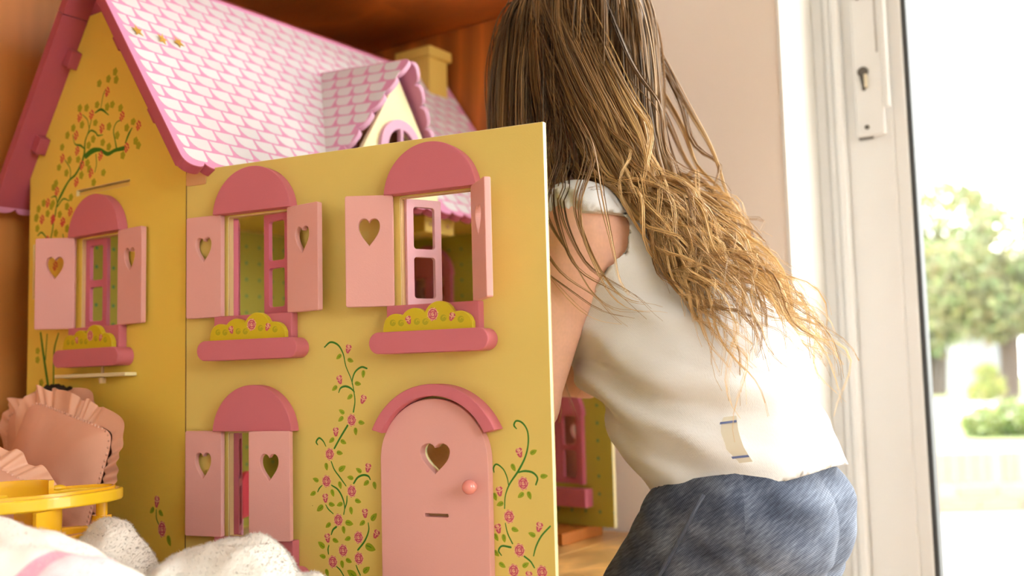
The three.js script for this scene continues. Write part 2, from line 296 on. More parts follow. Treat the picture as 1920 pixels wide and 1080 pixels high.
const TREE=[[-249,213,2.5,-245,227,2.2,-235,239,3.7,-220,253,2.5,-208,258,2.7,-197,268,3.0,-190,280,3.2,-188,296,2.2,-182,306,1.5,-176,320,1.0],
[-186,278,6.2,-173,282,5.9,-158,281,3.7,-143,274,4.2,-129,276,3.7,-112,276,4.4],
[-109,282,1.7,-103,291,2.7,-97,297,1.2],
[-126,278,2.2,-129,288,1.7,-132,300,1.5,-127,308,1.2,-119,310,1.0],
[-169,327,1.0,-157,329,2.7,-142,320,1.0],
[-188,286,1.0,-197,292,2.2,-209,296,1.2,-214,308,0.7],
[-185,302,1.0,-177,307,1.7,-167,303,1.7,-163,299,1.7,-153,298,0.7],
[-166,277,1.2,-165,264,1.2,-168,256,1.0],
[-218,254,1.2,-218,266,1.2,-229,279,1.0],
[-180,309,1.0,-184,321,1.0,-194,329,0.7],
[-244,226,1.2,-248,237,1.7,-258,237,0.7],
[-244,224,1.5,-232,232,1.7,-219,228,0.7],
[-157,332,1.0,-153,345,1.0,-148,352,0.7],
[-276,72,3.1,-269,45,4.0,-258,7,4.5],
[-238,70,1.8,-246,52,2.7,-247,7,2.7],
[-262,70,1.8,-265,40,1.8],
[-260,180,1.8,-254,196,2.2,-252,208,1.8],
[-286,193,1.3,-278,196,1.8,-265,187,1.3],
[-227,177,1.8,-232,189,1.3],
[-255,186,1.1,-239,181,1.3]];
const GLEAF=[-130,369,-143,363,-161,361,-128,359,-165,336,-200,338,-186,336,-145,330,-135,331,-119,324,-195,317,-213,316,-225,309,-168,315,-141,306,-172,296,-153,289,-141,282,-181,290,-125,293,-107,299,-95,304,-90,281,-85,275,-114,268,-236,296,-220,278,-242,272,-226,263,-202,276,-183,269,-179,261,-195,256,-151,253,-170,244,-248,253,-253,249,-216,232,-274,232,-254,229,-285,226,-265,218,-290,215,-239,214,-224,222,-289,216,-287,202,-257,226,-223,195,-282,51,-282,40,-273,12,-247,192];
const GBERRY=[-145,348,-200,327,-176,326,-116,314,-85,298,-155,306,-207,306,-204,287,-235,282,-157,274,-107,276,-194,268,-176,256,-205,249,-246,243,-265,231,-217,215,-277,212,-254,209,-233,204,-277,212,-253,210,-232,204,-265,185,-247,152];
const stroke = (c, K, line, color, grow = 1) => {   // a brushed line whose width changes from point to point
  c.strokeStyle = color; c.lineCap = 'round';
  const p = []; for (let i = 0; i < line.length; i += 3) p.push(new THREE.Vector3(line[i], line[i + 1], line[i + 2]));
  const curve = new THREE.CatmullRomCurve3(p), n = p.length * 8; let a = curve.getPoint(0);
  for (let i = 1; i <= n; i++) { const b = curve.getPoint(i / n); c.lineWidth = Math.max(0.5, b.z * grow) * K.s; c.beginPath(); c.moveTo(K.x(a.x), K.y(a.y)); c.lineTo(K.x(b.x), K.y(b.y)); c.stroke(); a = b; }
};
function drawRose(c, x, y, r) {
  c.save(); c.translate(x, y); c.scale(r, r);
  c.fillStyle = '#c2546a'; c.beginPath();
  for (let i = 0; i <= 48; i++) { const a = i / 48 * Math.PI * 2, q = 0.98 + 0.06 * Math.cos(a * 7); c.lineTo(Math.cos(a) * q * 0.94, Math.sin(a) * q * 1.06); }
  c.fill();
  c.strokeStyle = '#eccb9c'; c.lineCap = 'round';
  const arc = (cx, cy, q, a, b, w) => { c.lineWidth = w; c.beginPath(); c.arc(cx, cy, q, a, b); c.stroke(); };
  for (let k = 0; k < 6; k++) { const a = k * 1.047 + 0.3; arc(Math.cos(a) * 0.18, Math.sin(a) * 0.2, 0.72, a - 0.45, a + 0.5, 0.10); c.lineWidth = 0.1; c.beginPath(); c.moveTo(Math.cos(a + 0.5) * 0.78, Math.sin(a + 0.5) * 0.82); c.lineTo(Math.cos(a + 0.56) * 1.04, Math.sin(a + 0.5) * 1.1); c.stroke(); }
  for (let k = 0; k < 4; k++) { const a = k * 1.57; arc(Math.cos(a) * 0.1, Math.sin(a) * 0.1, 0.46, a - 0.6, a + 0.5, 0.10); }
  arc(0, 0, 0.24, 0.4, 5.2, 0.1); arc(0.05, 0.02, 0.09, 0, 5, 0.08);
  c.restore();
}
function drawBud(c, x, y, r, deg) {
  c.save(); c.translate(x, y); c.rotate(deg * Math.PI / 180); c.scale(r, r);
  c.fillStyle = '#c2546a'; c.beginPath(); c.moveTo(-0.15, 1.1); c.bezierCurveTo(-0.7, 0.7, -0.6, 0, -0.75, -0.45); c.bezierCurveTo(-0.5, -1.1, 0.5, -1.1, 0.8, -0.5); c.bezierCurveTo(0.85, 0.1, 0.4, 0.5, 0.3, 1.0); c.closePath(); c.fill();
  c.strokeStyle = '#eccb9c'; c.lineCap = 'round'; c.lineWidth = 0.15;
  c.beginPath(); c.arc(0.05, -0.55, 0.34, 0.5, 5.4); c.stroke(); c.beginPath(); c.arc(0.08, -0.52, 0.12, 0, 5); c.stroke();
  c.beginPath(); c.moveTo(-0.7, -0.1); c.quadraticCurveTo(0, 0.3, 0.75, -0.2); c.stroke(); c.beginPath(); c.moveTo(0, 0.15); c.lineTo(-0.05, 0.6); c.stroke();
  c.restore();
}
function drawLeaf(c, x, y, r, deg) {
  c.save(); c.translate(x, y); c.rotate(-deg * Math.PI / 180); c.scale(r, r);
  c.fillStyle = '#8fa61e'; c.beginPath(); c.moveTo(1.15, 0); c.bezierCurveTo(0.5, 0.85, -0.9, 0.85, -1, 0.1); c.bezierCurveTo(-1, -0.8, 0.3, -0.8, 1.15, 0); c.fill();
  c.strokeStyle = '#4f7f18'; c.lineWidth = 0.14; c.lineCap = 'round'; c.beginPath(); c.moveTo(-0.75, 0.05); c.quadraticCurveTo(-0.3, -0.12, 0.2, -0.02); c.stroke();
  c.restore();
}
const YB = 0.0165, H = 0.2255;            // underside of the front leaves; heights told from the eye become heights from the table by adding H
const YEL = '#edd35c', GREENPRINT = '#2f7a22';  // gable yellow: the leaf paint, retinted to make up for the gable light
// print of the wide front leaf, over 0.4175 x 0.4425 m
const LEAFW = 0.4175, LEAFH = 0.459 - YB;
const leafPrint = canvas(2000, 2048, (c, w, h) => {
  c.fillStyle = '#dfca70'; c.fillRect(0, 0, w, h);
  const K = { s: w / (LEAFW * 1000), x: (x) => x / 1000 / LEAFW * w, y: (y) => h - (y / 1000 + H - YB) / LEAFH * h };
  for (const l of VINES) stroke(c, K, l, GREENPRINT, 1.15);
  for (const [x, y, a, k] of LEAVES) drawLeaf(c, K.x(x), K.y(y), K.s * [3.4, 4.3, 5.6][k], a);
  for (const [x, y, a] of BUDS) drawBud(c, K.x(x), K.y(y), K.s * 4.3, a);
  for (const [x, y] of ROSES) drawRose(c, K.x(x), K.y(y), K.s * 5.4);
  // a few scuffs of the paint
  c.fillStyle = '#6b3a1c'; for (const [x, y] of [[161, -117], [168, -122]]) { c.beginPath(); c.arc(K.x(x), K.y(y), 0.35 * K.s, 0, 7); c.fill(); }
});
const gablePrint = canvas(1024, 2048, (c, w, h) => {   // over 0.3046 x 0.70 m
  c.fillStyle = YEL; c.fillRect(0, 0, w, h);
  const K = { s: w / 304.6, x: (x) => (x + 304.6) / 304.6 * w, y: (y) => h - (y / 1000 + H - YB) / 0.70 * h };
  c.save(); c.setTransform(1, 0, 0, 1, 0, 0);
  const r = rng(5);
  for (const l of TREE) stroke(c, K, l, '#2c7a14');
  for (let i = 0; i < GLEAF.length; i += 2) {
    const x = K.x(GLEAF[i]), y = K.y(GLEAF[i + 1]), a = r() * 3;
    c.fillStyle = '#a6aa26'; c.beginPath();
    for (let k = 0; k <= 10; k++) { const t = k / 10 * 6.283, q = (k % 2 ? 0.85 : 1.1) * 5.2 * K.s; c.lineTo(x + Math.cos(t) * q * 0.9, y + Math.sin(t) * q * (0.7 + 0.15 * Math.sin(a))); }
    c.fill();
  }
  c.fillStyle = '#cf4a4a';
  for (let i = 0; i < GBERRY.length; i += 2) for (const [bx, by] of [[0.5, 5], [-2.6, 2.6], [2.8, 2.9], [-0.6, 0.2], [3.4, -0.6], [-3.2, -1.8], [0.8, -3.2], [-1.6, -5]]) {
    const x = K.x(GBERRY[i] + bx + 0.8 * (r() - 0.5)), y = K.y(GBERRY[i + 1] + by * 0.9);
    c.beginPath(); c.ellipse(x, y, 1.75 * K.s, 1.2 * K.s, 0.6, 0, 7); c.fill();
  }
  stroke(c, K, [-49, -128, 1, -48.5, -137, 1.4, -44, -144, 1], GREENPRINT);
  drawBud(c, K.x(-48), K.y(-119), K.s * 5.5, 5); drawRose(c, K.x(-39), K.y(-148), K.s * 7);
  drawLeaf(c, K.x(-56), K.y(-129), K.s * 4, 215); drawLeaf(c, K.x(-41), K.y(-131), K.s * 4, -30); drawLeaf(c, K.x(-27), K.y(-159), K.s * 5, -60);
  c.restore();
});
const bushPrint = canvas(512, 160, (c, w, h) => {       // over 0.095 x 0.0297 m
  c.fillStyle = '#ccb81f'; c.fillRect(0, 0, w, h);
  const s = w / 95;
  for (const [x, y] of [[11, 9], [20, 8.5], [37, 9], [46, 8.5], [65, 11], [83, 9]]) { c.fillStyle = '#aaa41c'; c.beginPath(); c.ellipse(x * s, h - y * s, 3.3 * s, 3.1 * s, 0, 0, 7); c.fill(); c.strokeStyle = '#ccb81f'; c.lineWidth = 0.8 * s; c.beginPath(); c.arc((x + 1) * s, h - y * s, 1.6 * s, 3, 6.2); c.stroke(); }
  drawBud(c, 28 * s, h - 11 * s, 4 * s, -22); drawRose(c, 54 * s, h - 15 * s, 5.8 * s); drawBud(c, 74 * s, h - 12 * s, 4 * s, 20);
});
const dotTex = canvas(256, 256, (c, w, h) => {
  c.fillStyle = '#bcb14c'; c.fillRect(0, 0, w, h); c.fillStyle = '#639a60';
  for (const [x, y] of [[64, 64], [192, 192], [64, 192], [192, 64]]) for (let k = 0; k < 5; k++) { const a = k * 1.256; c.beginPath(); c.arc(x + Math.cos(a) * 7, y + Math.sin(a) * 7.5, 6, 0, 7); c.fill(); }
});
M.leafFace = paint(0xffffff, 0.38, { map: scaled(leafPrint, 1 / LEAFW, 1 / LEAFH, 0, -YB / LEAFH) });
M.gableFace = paint(0xffffff, 0.45, { map: scaled(gablePrint, 1 / 0.3046, 1 / 0.70, 1, -YB / 0.70) });
M.bushFace = paint(0xffffff, 0.4, { map: scaled(bushPrint, 1 / 0.095, 1 / 0.0297, 0.5, 0) });
M.green = paint(0xffffff, 0.7, { map: scaled(dotTex, 1 / 0.05, 1 / 0.05) });

// ---------- the dollhouse
const house = group('dollhouse', 0, 0, 0);
tag(house, 'yellow wooden dollhouse with pink tiled roof, its front leaves swung open', 'dollhouse');
const part = (name, g, m, label) => mesh(name, g, m, house, label);
function heart(cx, cy, w, h, Cls = THREE.Path) {
  const p = new Cls(), x = (t) => cx + t * w / 2, y = (t) => cy + t * h / 2;
  p.moveTo(x(0), y(-1)); p.bezierCurveTo(x(-0.35), y(-0.62), x(-1), y(-0.15), x(-1), y(0.42)); p.bezierCurveTo(x(-1), y(1.08), x(-0.22), y(1.16), x(0), y(0.70));
  p.bezierCurveTo(x(0.22), y(1.16), x(1), y(1.08), x(1), y(0.42)); p.bezierCurveTo(x(1), y(-0.15), x(0.35), y(-0.62), x(0), y(-1));
  return p;
}
function roundRect(x0, y0, x1, y1, r, Cls = THREE.Path) {
  const p = new Cls();
  p.moveTo(x0 + r, y0); p.lineTo(x1 - r, y0); p.absarc(x1 - r, y0 + r, r, -Math.PI / 2, 0, false); p.lineTo(x1, y1 - r); p.absarc(x1 - r, y1 - r, r, 0, Math.PI / 2, false);
  p.lineTo(x0 + r, y1); p.absarc(x0 + r, y1 - r, r, Math.PI / 2, Math.PI, false); p.lineTo(x0, y0 + r); p.absarc(x0 + r, y0 + r, r, Math.PI, Math.PI * 1.5, false);
  return p;
}
const hole = (cx, y0) => roundRect(cx - 0.0385, y0, cx + 0.0385, y0 + 0.105, 0.0015);
const SH = (() => { const s = roundRect(0, 0, 0.046, 0.107, 0.002, THREE.Shape); s.holes.push(heart(0.023, 0.0715, 0.0205, 0.0265)); return extrude(s, 0.0062, 0.0006, 10); })();
const SHR = SH.clone().translate(-0.046, 0, 0);
const CASE = (() => { const s = roundRect(0, 0, 0.038, 0.104, 0.001, THREE.Shape); s.holes.push(roundRect(0.0075, 0.0075, 0.0305, 0.0475, 0.003), roundRect(0.0075, 0.0555, 0.0305, 0.0965, 0.003)); return extrude(s, 0.005, 0.0004, 6); })();
const CASER = CASE.clone().translate(-0.038, 0, 0);
const LINTEL = (() => { const s = new THREE.Shape(); s.moveTo(-0.0493, 0); s.lineTo(0.0493, 0); s.absarc(0, -0.0032, 0.0496, 0.065, Math.PI - 0.065, false); return extrude(s, 0.0125, 0.0007, 40); })();
const BOX = rbox(0.098, 0.0265, 0.0105, 0.0008, 0, 0.0132, 0.00525);
const SILL = (() => { const r = 0.0102, s = new THREE.Shape(); s.absarc(0.0525, 0, r, -Math.PI / 2, Math.PI / 2, false); s.absarc(-0.0525, 0, r, Math.PI / 2, Math.PI * 1.5, false); return extrude(s, 0.021, 0.0008, 16); })();
const BUSH = (() => {
  const lobes = [[-0.034, 0.004, 0.0135], [-0.0135, 0.0065, 0.0155], [0.013, 0.0105, 0.0165], [0.034, 0.003, 0.0140]], s = new THREE.Shape();
  s.moveTo(-0.0475, 0); s.lineTo(0.0475, 0);
  for (let i = 48; i >= 0; i--) { const x = -0.0475 + 0.095 * i / 48; let y = 0.0005; for (const [cx, cy, r] of lobes) if (Math.abs(x - cx) < r) y = Math.max(y, cy + Math.sqrt(r * r - (x - cx) ** 2)); s.lineTo(x, y); }
  return extrude(s, 0.006, 0.0006, 4);
})();
const INARCH = (() => { const s = new THREE.Shape(); s.moveTo(-0.0505, 0); s.lineTo(0.0505, 0); s.absarc(0, 0, 0.0505, 0, Math.PI, false); return extrude(s, 0.009, 0.0006, 32); })();
const LININGS = [0.0064, 0.0084].map((d) => { const s = roundRect(-0.0385, 0, 0.0385, 0.105, 0.0015, THREE.Shape); s.holes.push(roundRect(-0.0378, 0.0007, 0.0378, 0.1043, 0.001)); return extrude(s, d, 0, 4).translate(0, 0, -d - 0.0002); });
// one window of a board: outside lintel, shutters, planter; inside two casements. o: shutter and casement angles in degrees
function windowUnit(board, cx, y0, thick, o) {
  const d = Math.PI / 180, put = (name, g, m, x, y, z, turn = 0) => { const k = mesh(name, g, m, board); k.position.set(x, y, z); k.rotation.y = turn; return k; };
  put('window_lining', LININGS[thick > 0.008 ? 1 : 0], M.rawWood, cx, y0, 0);
  put('lintel', LINTEL, M.rose, cx, y0 + 0.1066, 0);
  put('shutter', SH, M.palePink, cx - 0.042 + (o.dl ?? 0), y0, 0.008, -o.left * d);
  put('shutter', SHR, M.palePink, cx + 0.042 + (o.dr ?? 0), y0, 0.008, o.right * d);
  put('window_box', BOX, M.rose, cx, y0 - 0.0262, 0);
  mesh('flower_row', BUSH, [M.bushFace, M.bush], board).position.set(cx - 0.002, y0 - 0.0255, 0.0107);
  put('window_sill', SILL, M.rose, cx, y0 - 0.0352, 0);
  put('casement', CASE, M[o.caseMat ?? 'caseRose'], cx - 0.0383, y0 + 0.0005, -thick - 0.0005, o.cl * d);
  put('casement', CASER, M.caseRose, cx + 0.0383, y0 + 0.0005, -thick - 0.0005, -o.cr * d);
  if (o.inside) {
    put('inner_arch', INARCH, M.caseRose, cx, y0 + 0.098, -thick - 0.0095);
    put('inner_sill', rbox(0.118, 0.026, 0.018, 0.001, 0, -0.018, 0.009), M.caseRose, cx, y0, -thick - 0.0185);
    for (const s of [-1, 1]) put('inner_post', rbox(0.008, 0.1, 0.008, 0.0006, s * 0.0445, 0.05, 0.004), M.caseRose, cx, y0, -thick - 0.0085);
  }
}
function lining(board, shape, z) { return mesh('wallpaper', extrude(shape, 0.0006, 0, 6).translate(0, 0, z), [M.green, M.yellowEdge], board, 'green wallpaper dotted with small flowers'); }
const WY1 = 0.0735 + H, WY0 = -0.1512 + H + 0.0007;
// wide front leaf, hinged at the left corner and swung out towards the right
{
  const shape = () => { const s = new THREE.Shape(); s.moveTo(-0.0006, YB); s.lineTo(LEAFW, YB); s.lineTo(LEAFW, 0.459); s.lineTo(-0.0006, 0.459); s.closePath(); s.holes.push(hole(0.0955, WY1), hole(0.3045, WY1), hole(0.0955, WY0), heart(0.302, -0.069 + H, 0.030, 0.0275)); return s; };
  const leaf = part('front_leaf', extrude(shape(), 0.0058, 0.0004).translate(0, 0, -0.0058), [M.leafFace, M.yellowEdge], 'wide yellow front leaf with rose print, windows and door');
  leaf.rotation.y = -1.397;
  lining(leaf, shape(), -0.0066);
  windowUnit(leaf, 0.0960, WY1, 0.0066, { left: 179, right: 167, cl: 127, cr: 10 });
  windowUnit(leaf, 0.3045, WY1, 0.0066, { left: 156, right: 132, cl: 58, cr: 120, caseMat: 'caseLit' });
  windowUnit(leaf, 0.0960, WY0, 0.0066, { left: 178, right: 8, dr: 0.006, cl: 124, cr: 70 });
  const put = (name, g, m, label) => mesh(name, g, m, leaf, label);
  put('seam_shade_strip', box(0.0009, 0.44, 0.0012, 0.0001, 0.238, -0.0002), new THREE.MeshStandardMaterial({ color: rgb(0.16, 0.09, 0.035), roughness: 0.6 }));  // thin dark strip painted for the shade in the leaf and gable seam
  const door = new THREE.Shape(); door.moveTo(0.246, YB + 0.001); door.lineTo(0.359, YB + 0.001); door.lineTo(0.359, -0.071 + H); door.absarc(0.3025, -0.071 + H, 0.0565, 0, Math.PI, false); door.closePath();
  door.holes.push(heart(0.3045, -0.0695 + H, 0.0305, 0.028), roundRect(0.2925, -0.1222 + H, 0.3175, -0.1192 + H, 0.0014));
  put('front_door', extrude(door, 0.0095, 0.0007, 40).translate(0, 0, 0.0003), M.palePink);
  put('letter_slot', roundRect2(0.0008), M.rawWood);
  const arch = new THREE.Shape(), R = 0.0700, cy = -0.0710 + H, a0 = 0.415; arch.absarc(0.3060, cy, R, a0, Math.PI - a0, false); arch.absarc(0.3060, cy, 0.0590, Math.PI - a0 * 0.78 - 0.12, a0 * 0.78 + 0.12, true);
  put('door_arch', extrude(arch, 0.0185, 0.0008, 40), M.rose);
  put('door_knob', mergeGeometries([new THREE.SphereGeometry(0.0068, 24, 16).translate(0.344, -0.0935 + H, 0.0185), new THREE.CylinderGeometry(0.003, 0.0036, 0.006, 16).rotateX(Math.PI / 2).translate(0.344, -0.0935 + H, 0.0115)]), M.knob, 'shiny coral bead knob');
  const plate = roundRect(0.0006, 0.2168 + H, 0.0275, 0.2318 + H, 0.002, THREE.Shape);
  put('hinge_plate', extrude(plate, 0.0012, 0.0003).translate(0, 0, 0.0001), M.hinge, 'brass coloured hinge plate');
  put('paint_chip', new THREE.SphereGeometry(0.0011, 8, 6).scale(2.2, 0.9, 1).translate(0.3775, 0.459, -0.002), M.chip);
}
function roundRect2(d) { return extrude(roundRect(0.2915, -0.1232 + H, 0.3185, -0.1182 + H, 0.0014, THREE.Shape), d, 0); }
// narrow front leaf, hinged at the right corner, its papered inside turned to the left
{
  const shape = () => { const s = new THREE.Shape(); s.moveTo(-0.1868, YB); s.lineTo(-0.001, YB); s.lineTo(-0.001, 0.459); s.lineTo(-0.1868, 0.459); s.closePath(); s.holes.push(hole(-0.0925, WY1), hole(-0.0925, WY0)); return s; };
  const leaf = part('front_leaf', extrude(shape(), 0.0058, 0.0004).translate(0, 0, -0.0058), [M.yellow, M.yellowEdge], 'narrow front leaf with green dotted paper inside');
  leaf.position.set(0.605, 0, 0); leaf.rotation.y = 1.4708;
  lining(leaf, shape(), -0.0066);
  windowUnit(leaf, -0.0925, WY1, 0.0066, { left: 6, right: 8, cl: 0, cr: 0, inside: true });
  windowUnit(leaf, -0.0925, WY0, 0.0066, { left: 5, right: 7, cl: 0, cr: 0, inside: true });
}
// side walls, back wall, floors
const EAVE = 0.267 + H, CUT = 0.4475 + H, SL = 1.47, VM = -0.1523;
for (const side of [0, 1]) {
  const shape = () => {
    const s = new THREE.Shape(); s.moveTo(-0.3046, 0.0005); s.lineTo(-0.0002, 0.0005); s.lineTo(-0.0002, EAVE); s.lineTo(VM + (EAVE + 0.1523 * SL - CUT) / SL, CUT); s.lineTo(VM - (EAVE + 0.1523 * SL - CUT) / SL, CUT); s.lineTo(-0.3046, EAVE); s.closePath();
    s.holes.push(hole(VM, WY1)); if (!side) s.holes.push(roundRect(-0.2045, 0.2318 + H, -0.1005, 0.2388 + H, 0.001), roundRect(-0.2945, 0.115 + H, -0.2905, 0.182 + H, 0.001));
    return s;
  };
  const wall = part('side_wall', extrude(shape(), 0.008, 0.0003).translate(0, 0, -0.008), [side ? M.yellow : M.gableFace, M.yellowEdge], side ? undefined : 'gable wall with a painted blossoming tree');
  wall.rotation.y = -Math.PI / 2;
  if (side) { wall.position.set(0.605 - 0.008, 0, 0); }
  if (!side) {
    windowUnit(wall, VM, WY1, 0.0086, { left: 145, right: 178, cl: 4, cr: 40 });
    lining(wall, shape(), -0.0086);
    mesh('floor_tab', box(0.1015, 0.0044, 0.004, -0.1525, 0.2348 + H, -0.0055), M.yellow, wall);
    mesh('wall_tab', box(0.0034, 0.066, 0.006, -0.2925, 0.1485 + H, -0.0042), M.yellow, wall);
    mesh('ledge', rbox(0.136, 0.0042, 0.0155, 0.001, VM, 0.0182 + H, 0.0078), M.yellowEdge, wall, 'thin pale yellow ledge');
    mesh('peg', mergeGeometries([new THREE.CylinderGeometry(0.0042, 0.0036, 0.006, 14).translate(-0.1335, 0.0120 + H, 0.010), new THREE.CylinderGeometry(0.0018, 0.0018, 0.014, 10).translate(-0.1335, 0.0215 + H, 0.010)]), M.rawWood, wall);
  } else {
    // the right wall shows its inside: paper, casements and the same window from within
    const inner = extrude(shape(), 0.0006, 0, 6); inner.translate(0, 0, 0.0001);
    mesh('wallpaper', inner, [M.green, M.yellowEdge], wall);
    mesh('inner_arch', INARCH.clone().translate(VM, WY1 + 0.098, 0.0007), M.caseRose, wall);
    mesh('inner_sill', rbox(0.118, 0.026, 0.018, 0.001, VM, WY1 - 0.018, 0.0098), M.caseRose, wall);
    for (const s of [-1, 1]) { mesh('inner_post', rbox(0.008, 0.1, 0.008, 0.0006, VM + s * 0.0445, WY1 + 0.05, 0.0048), M.caseRose, wall); }
    mesh('casement', CASE.clone().translate(VM - 0.0383, WY1 + 0.0005, 0.001), M.caseRose, wall);
    mesh('casement', CASER.clone().translate(VM + 0.0383, WY1 + 0.0005, 0.001), M.caseRose, wall);
    for (const s of [-1, 1]) mesh('shutter', s < 0 ? SH.clone().translate(VM - 0.042, WY1, -0.016) : SHR.clone().translate(VM + 0.042, WY1, -0.016), M.palePink, wall);
  }
}
{
  part('back_wall', box(0.589, EAVE - 0.001, 0.007, 0.3025, EAVE / 2, -0.3005), M.yellow);
  const p = new THREE.Shape(); p.moveTo(0.0085, YB + 0.006); p.lineTo(0.5965, YB + 0.006); p.lineTo(0.5965, 0.459); p.lineTo(0.0085, 0.459); p.closePath();
  part('wallpaper', extrude(p, 0.0006, 0).translate(0, 0, -0.297), [M.green, M.yellowEdge]);
  part('base_board', rbox(0.588, YB + 0.005, 0.287, 0.001, 0.3025, (YB + 0.005) / 2 + 0.0003, -0.148), M.rawWood);
  part('floor_board', box(0.588, 0.006, 0.287, 0.3025, -0.004 + H, -0.150), M.yellow);
  part('attic_board', box(0.588, 0.006, 0.290, 0.3025, 0.2385 + H, -0.148), M.yellow);
  part('room_divider', box(0.006, 0.2, 0.16, 0.41, YB + 0.105, -0.215), M.green);
  part('gap_light_stop', rbox(0.006, 0.435, 0.010, 0.0008, 0.0125, 0.2385, -0.0035), M.rawWood);  // unseen post, added to stop light leaking through the corner gap
  part('fascia', box(0.588, 0.032, 0.006, 0.3025, 0.2535 + H, -0.0038), M.yellow);
  part('catch_block', rbox(0.066, 0.0235, 0.034, 0.001, 0.432, 0.2222 + H, -0.016), M.yellow, 'yellow block that holds the leaf catches');
  for (const u of [0.412, 0.450]) part('catch', new THREE.CylinderGeometry(0.003, 0.003, 0.002, 12).rotateX(Math.PI / 2).translate(u, 0.2222 + H, 0.0012), M.hinge);
  part('foot_block', rbox(0.11, 0.0158, 0.155, 0.001, 0.560, 0.0082, 0.068), pineMat(3, 6, rgb(0.80, 0.42, 0.16), 0.5), 'plain pine foot under the narrow leaf');
}
// roof: two slopes with scalloped eaves, the back one in two boards; cap pieces in the gables
const RT = 0.012, LEN = 0.3405, RU0 = -0.0322, RU1 = 0.6400, PITCH = Math.atan2(0.5624, 0.8268);
function slopeShape(t0, t1, scallop) {
  const s = new THREE.Shape(); s.moveTo(RU0, -t0);
  if (!scallop) { s.lineTo(RU0, -t1); s.lineTo(RU1, -t1); } else {
    s.lineTo(RU0, -(t1 - 0.014));
    const n = 24, w = (RU1 - RU0) / n; s.quadraticCurveTo(RU0 + 0.001, -t1, RU0 + w * 0.62, -t1); s.quadraticCurveTo(RU0 + w * 0.92, -t1, RU0 + w, -(t1 - 0.0065));
    for (let i = 1; i < n; i++) { const x = RU0 + i * w; s.quadraticCurveTo(x + 0.004, -t1, x + w * 0.55, -t1); s.quadraticCurveTo(x + w * 0.92, -t1, x + w, -(t1 - 0.0065)); }
  }
  s.lineTo(RU1, -t0); s.closePath();
  return s;
}
const onSlope = (m) => { m.position.set(0, 0.5123 + H, VM); m.rotation.x = -PITCH; return m; };
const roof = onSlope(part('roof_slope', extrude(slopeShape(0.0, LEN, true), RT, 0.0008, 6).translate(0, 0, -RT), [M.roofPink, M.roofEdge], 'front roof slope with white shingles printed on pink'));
const under = (t0, t1, m) => mesh('shaded_underside', extrude(slopeShape(t0 + 0.0008, t1 - 0.009, false), 0.0006, 0).translate(0, 0, -RT - 0.0005), M.roofEdge, m);  // added sheet, gives the underside the shade-darkened rose
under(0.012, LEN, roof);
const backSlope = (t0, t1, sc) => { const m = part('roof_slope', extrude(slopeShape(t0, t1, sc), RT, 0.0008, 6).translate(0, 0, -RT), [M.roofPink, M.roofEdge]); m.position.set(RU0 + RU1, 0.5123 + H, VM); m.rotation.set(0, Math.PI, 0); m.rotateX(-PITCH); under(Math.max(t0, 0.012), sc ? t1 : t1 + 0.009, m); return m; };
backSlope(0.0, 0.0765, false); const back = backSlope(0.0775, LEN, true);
for (const u of [0.001, 0.598]) {
  const k = (EAVE + 0.1523 * SL - CUT - 0.0006) / SL, s = new THREE.Shape(); s.moveTo(VM - k, CUT + 0.0008); s.lineTo(VM + k, CUT + 0.0008); s.lineTo(VM, EAVE + 0.1523 * SL - 0.001); s.closePath();
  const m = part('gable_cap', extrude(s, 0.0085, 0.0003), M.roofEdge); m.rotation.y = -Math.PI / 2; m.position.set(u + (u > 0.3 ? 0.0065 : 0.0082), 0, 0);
}
// tabs of the roof battens that stick out through the gable
for (const [v, h, s] of [[-0.2065, 0.3995, -1], [-0.2715, 0.3045, -1], [-0.0985, 0.3995, 1], [-0.0335, 0.3045, 1]]) {
  const m = part('batten_tab', rbox(0.0135, 0.0215, 0.0185, 0.0012), M.roofEdge); m.position.set(-0.0060, h + H, v + (s > 0 ? -0.006 : -0.003)); m.rotation.x = -s * PITCH * 0.98;
}
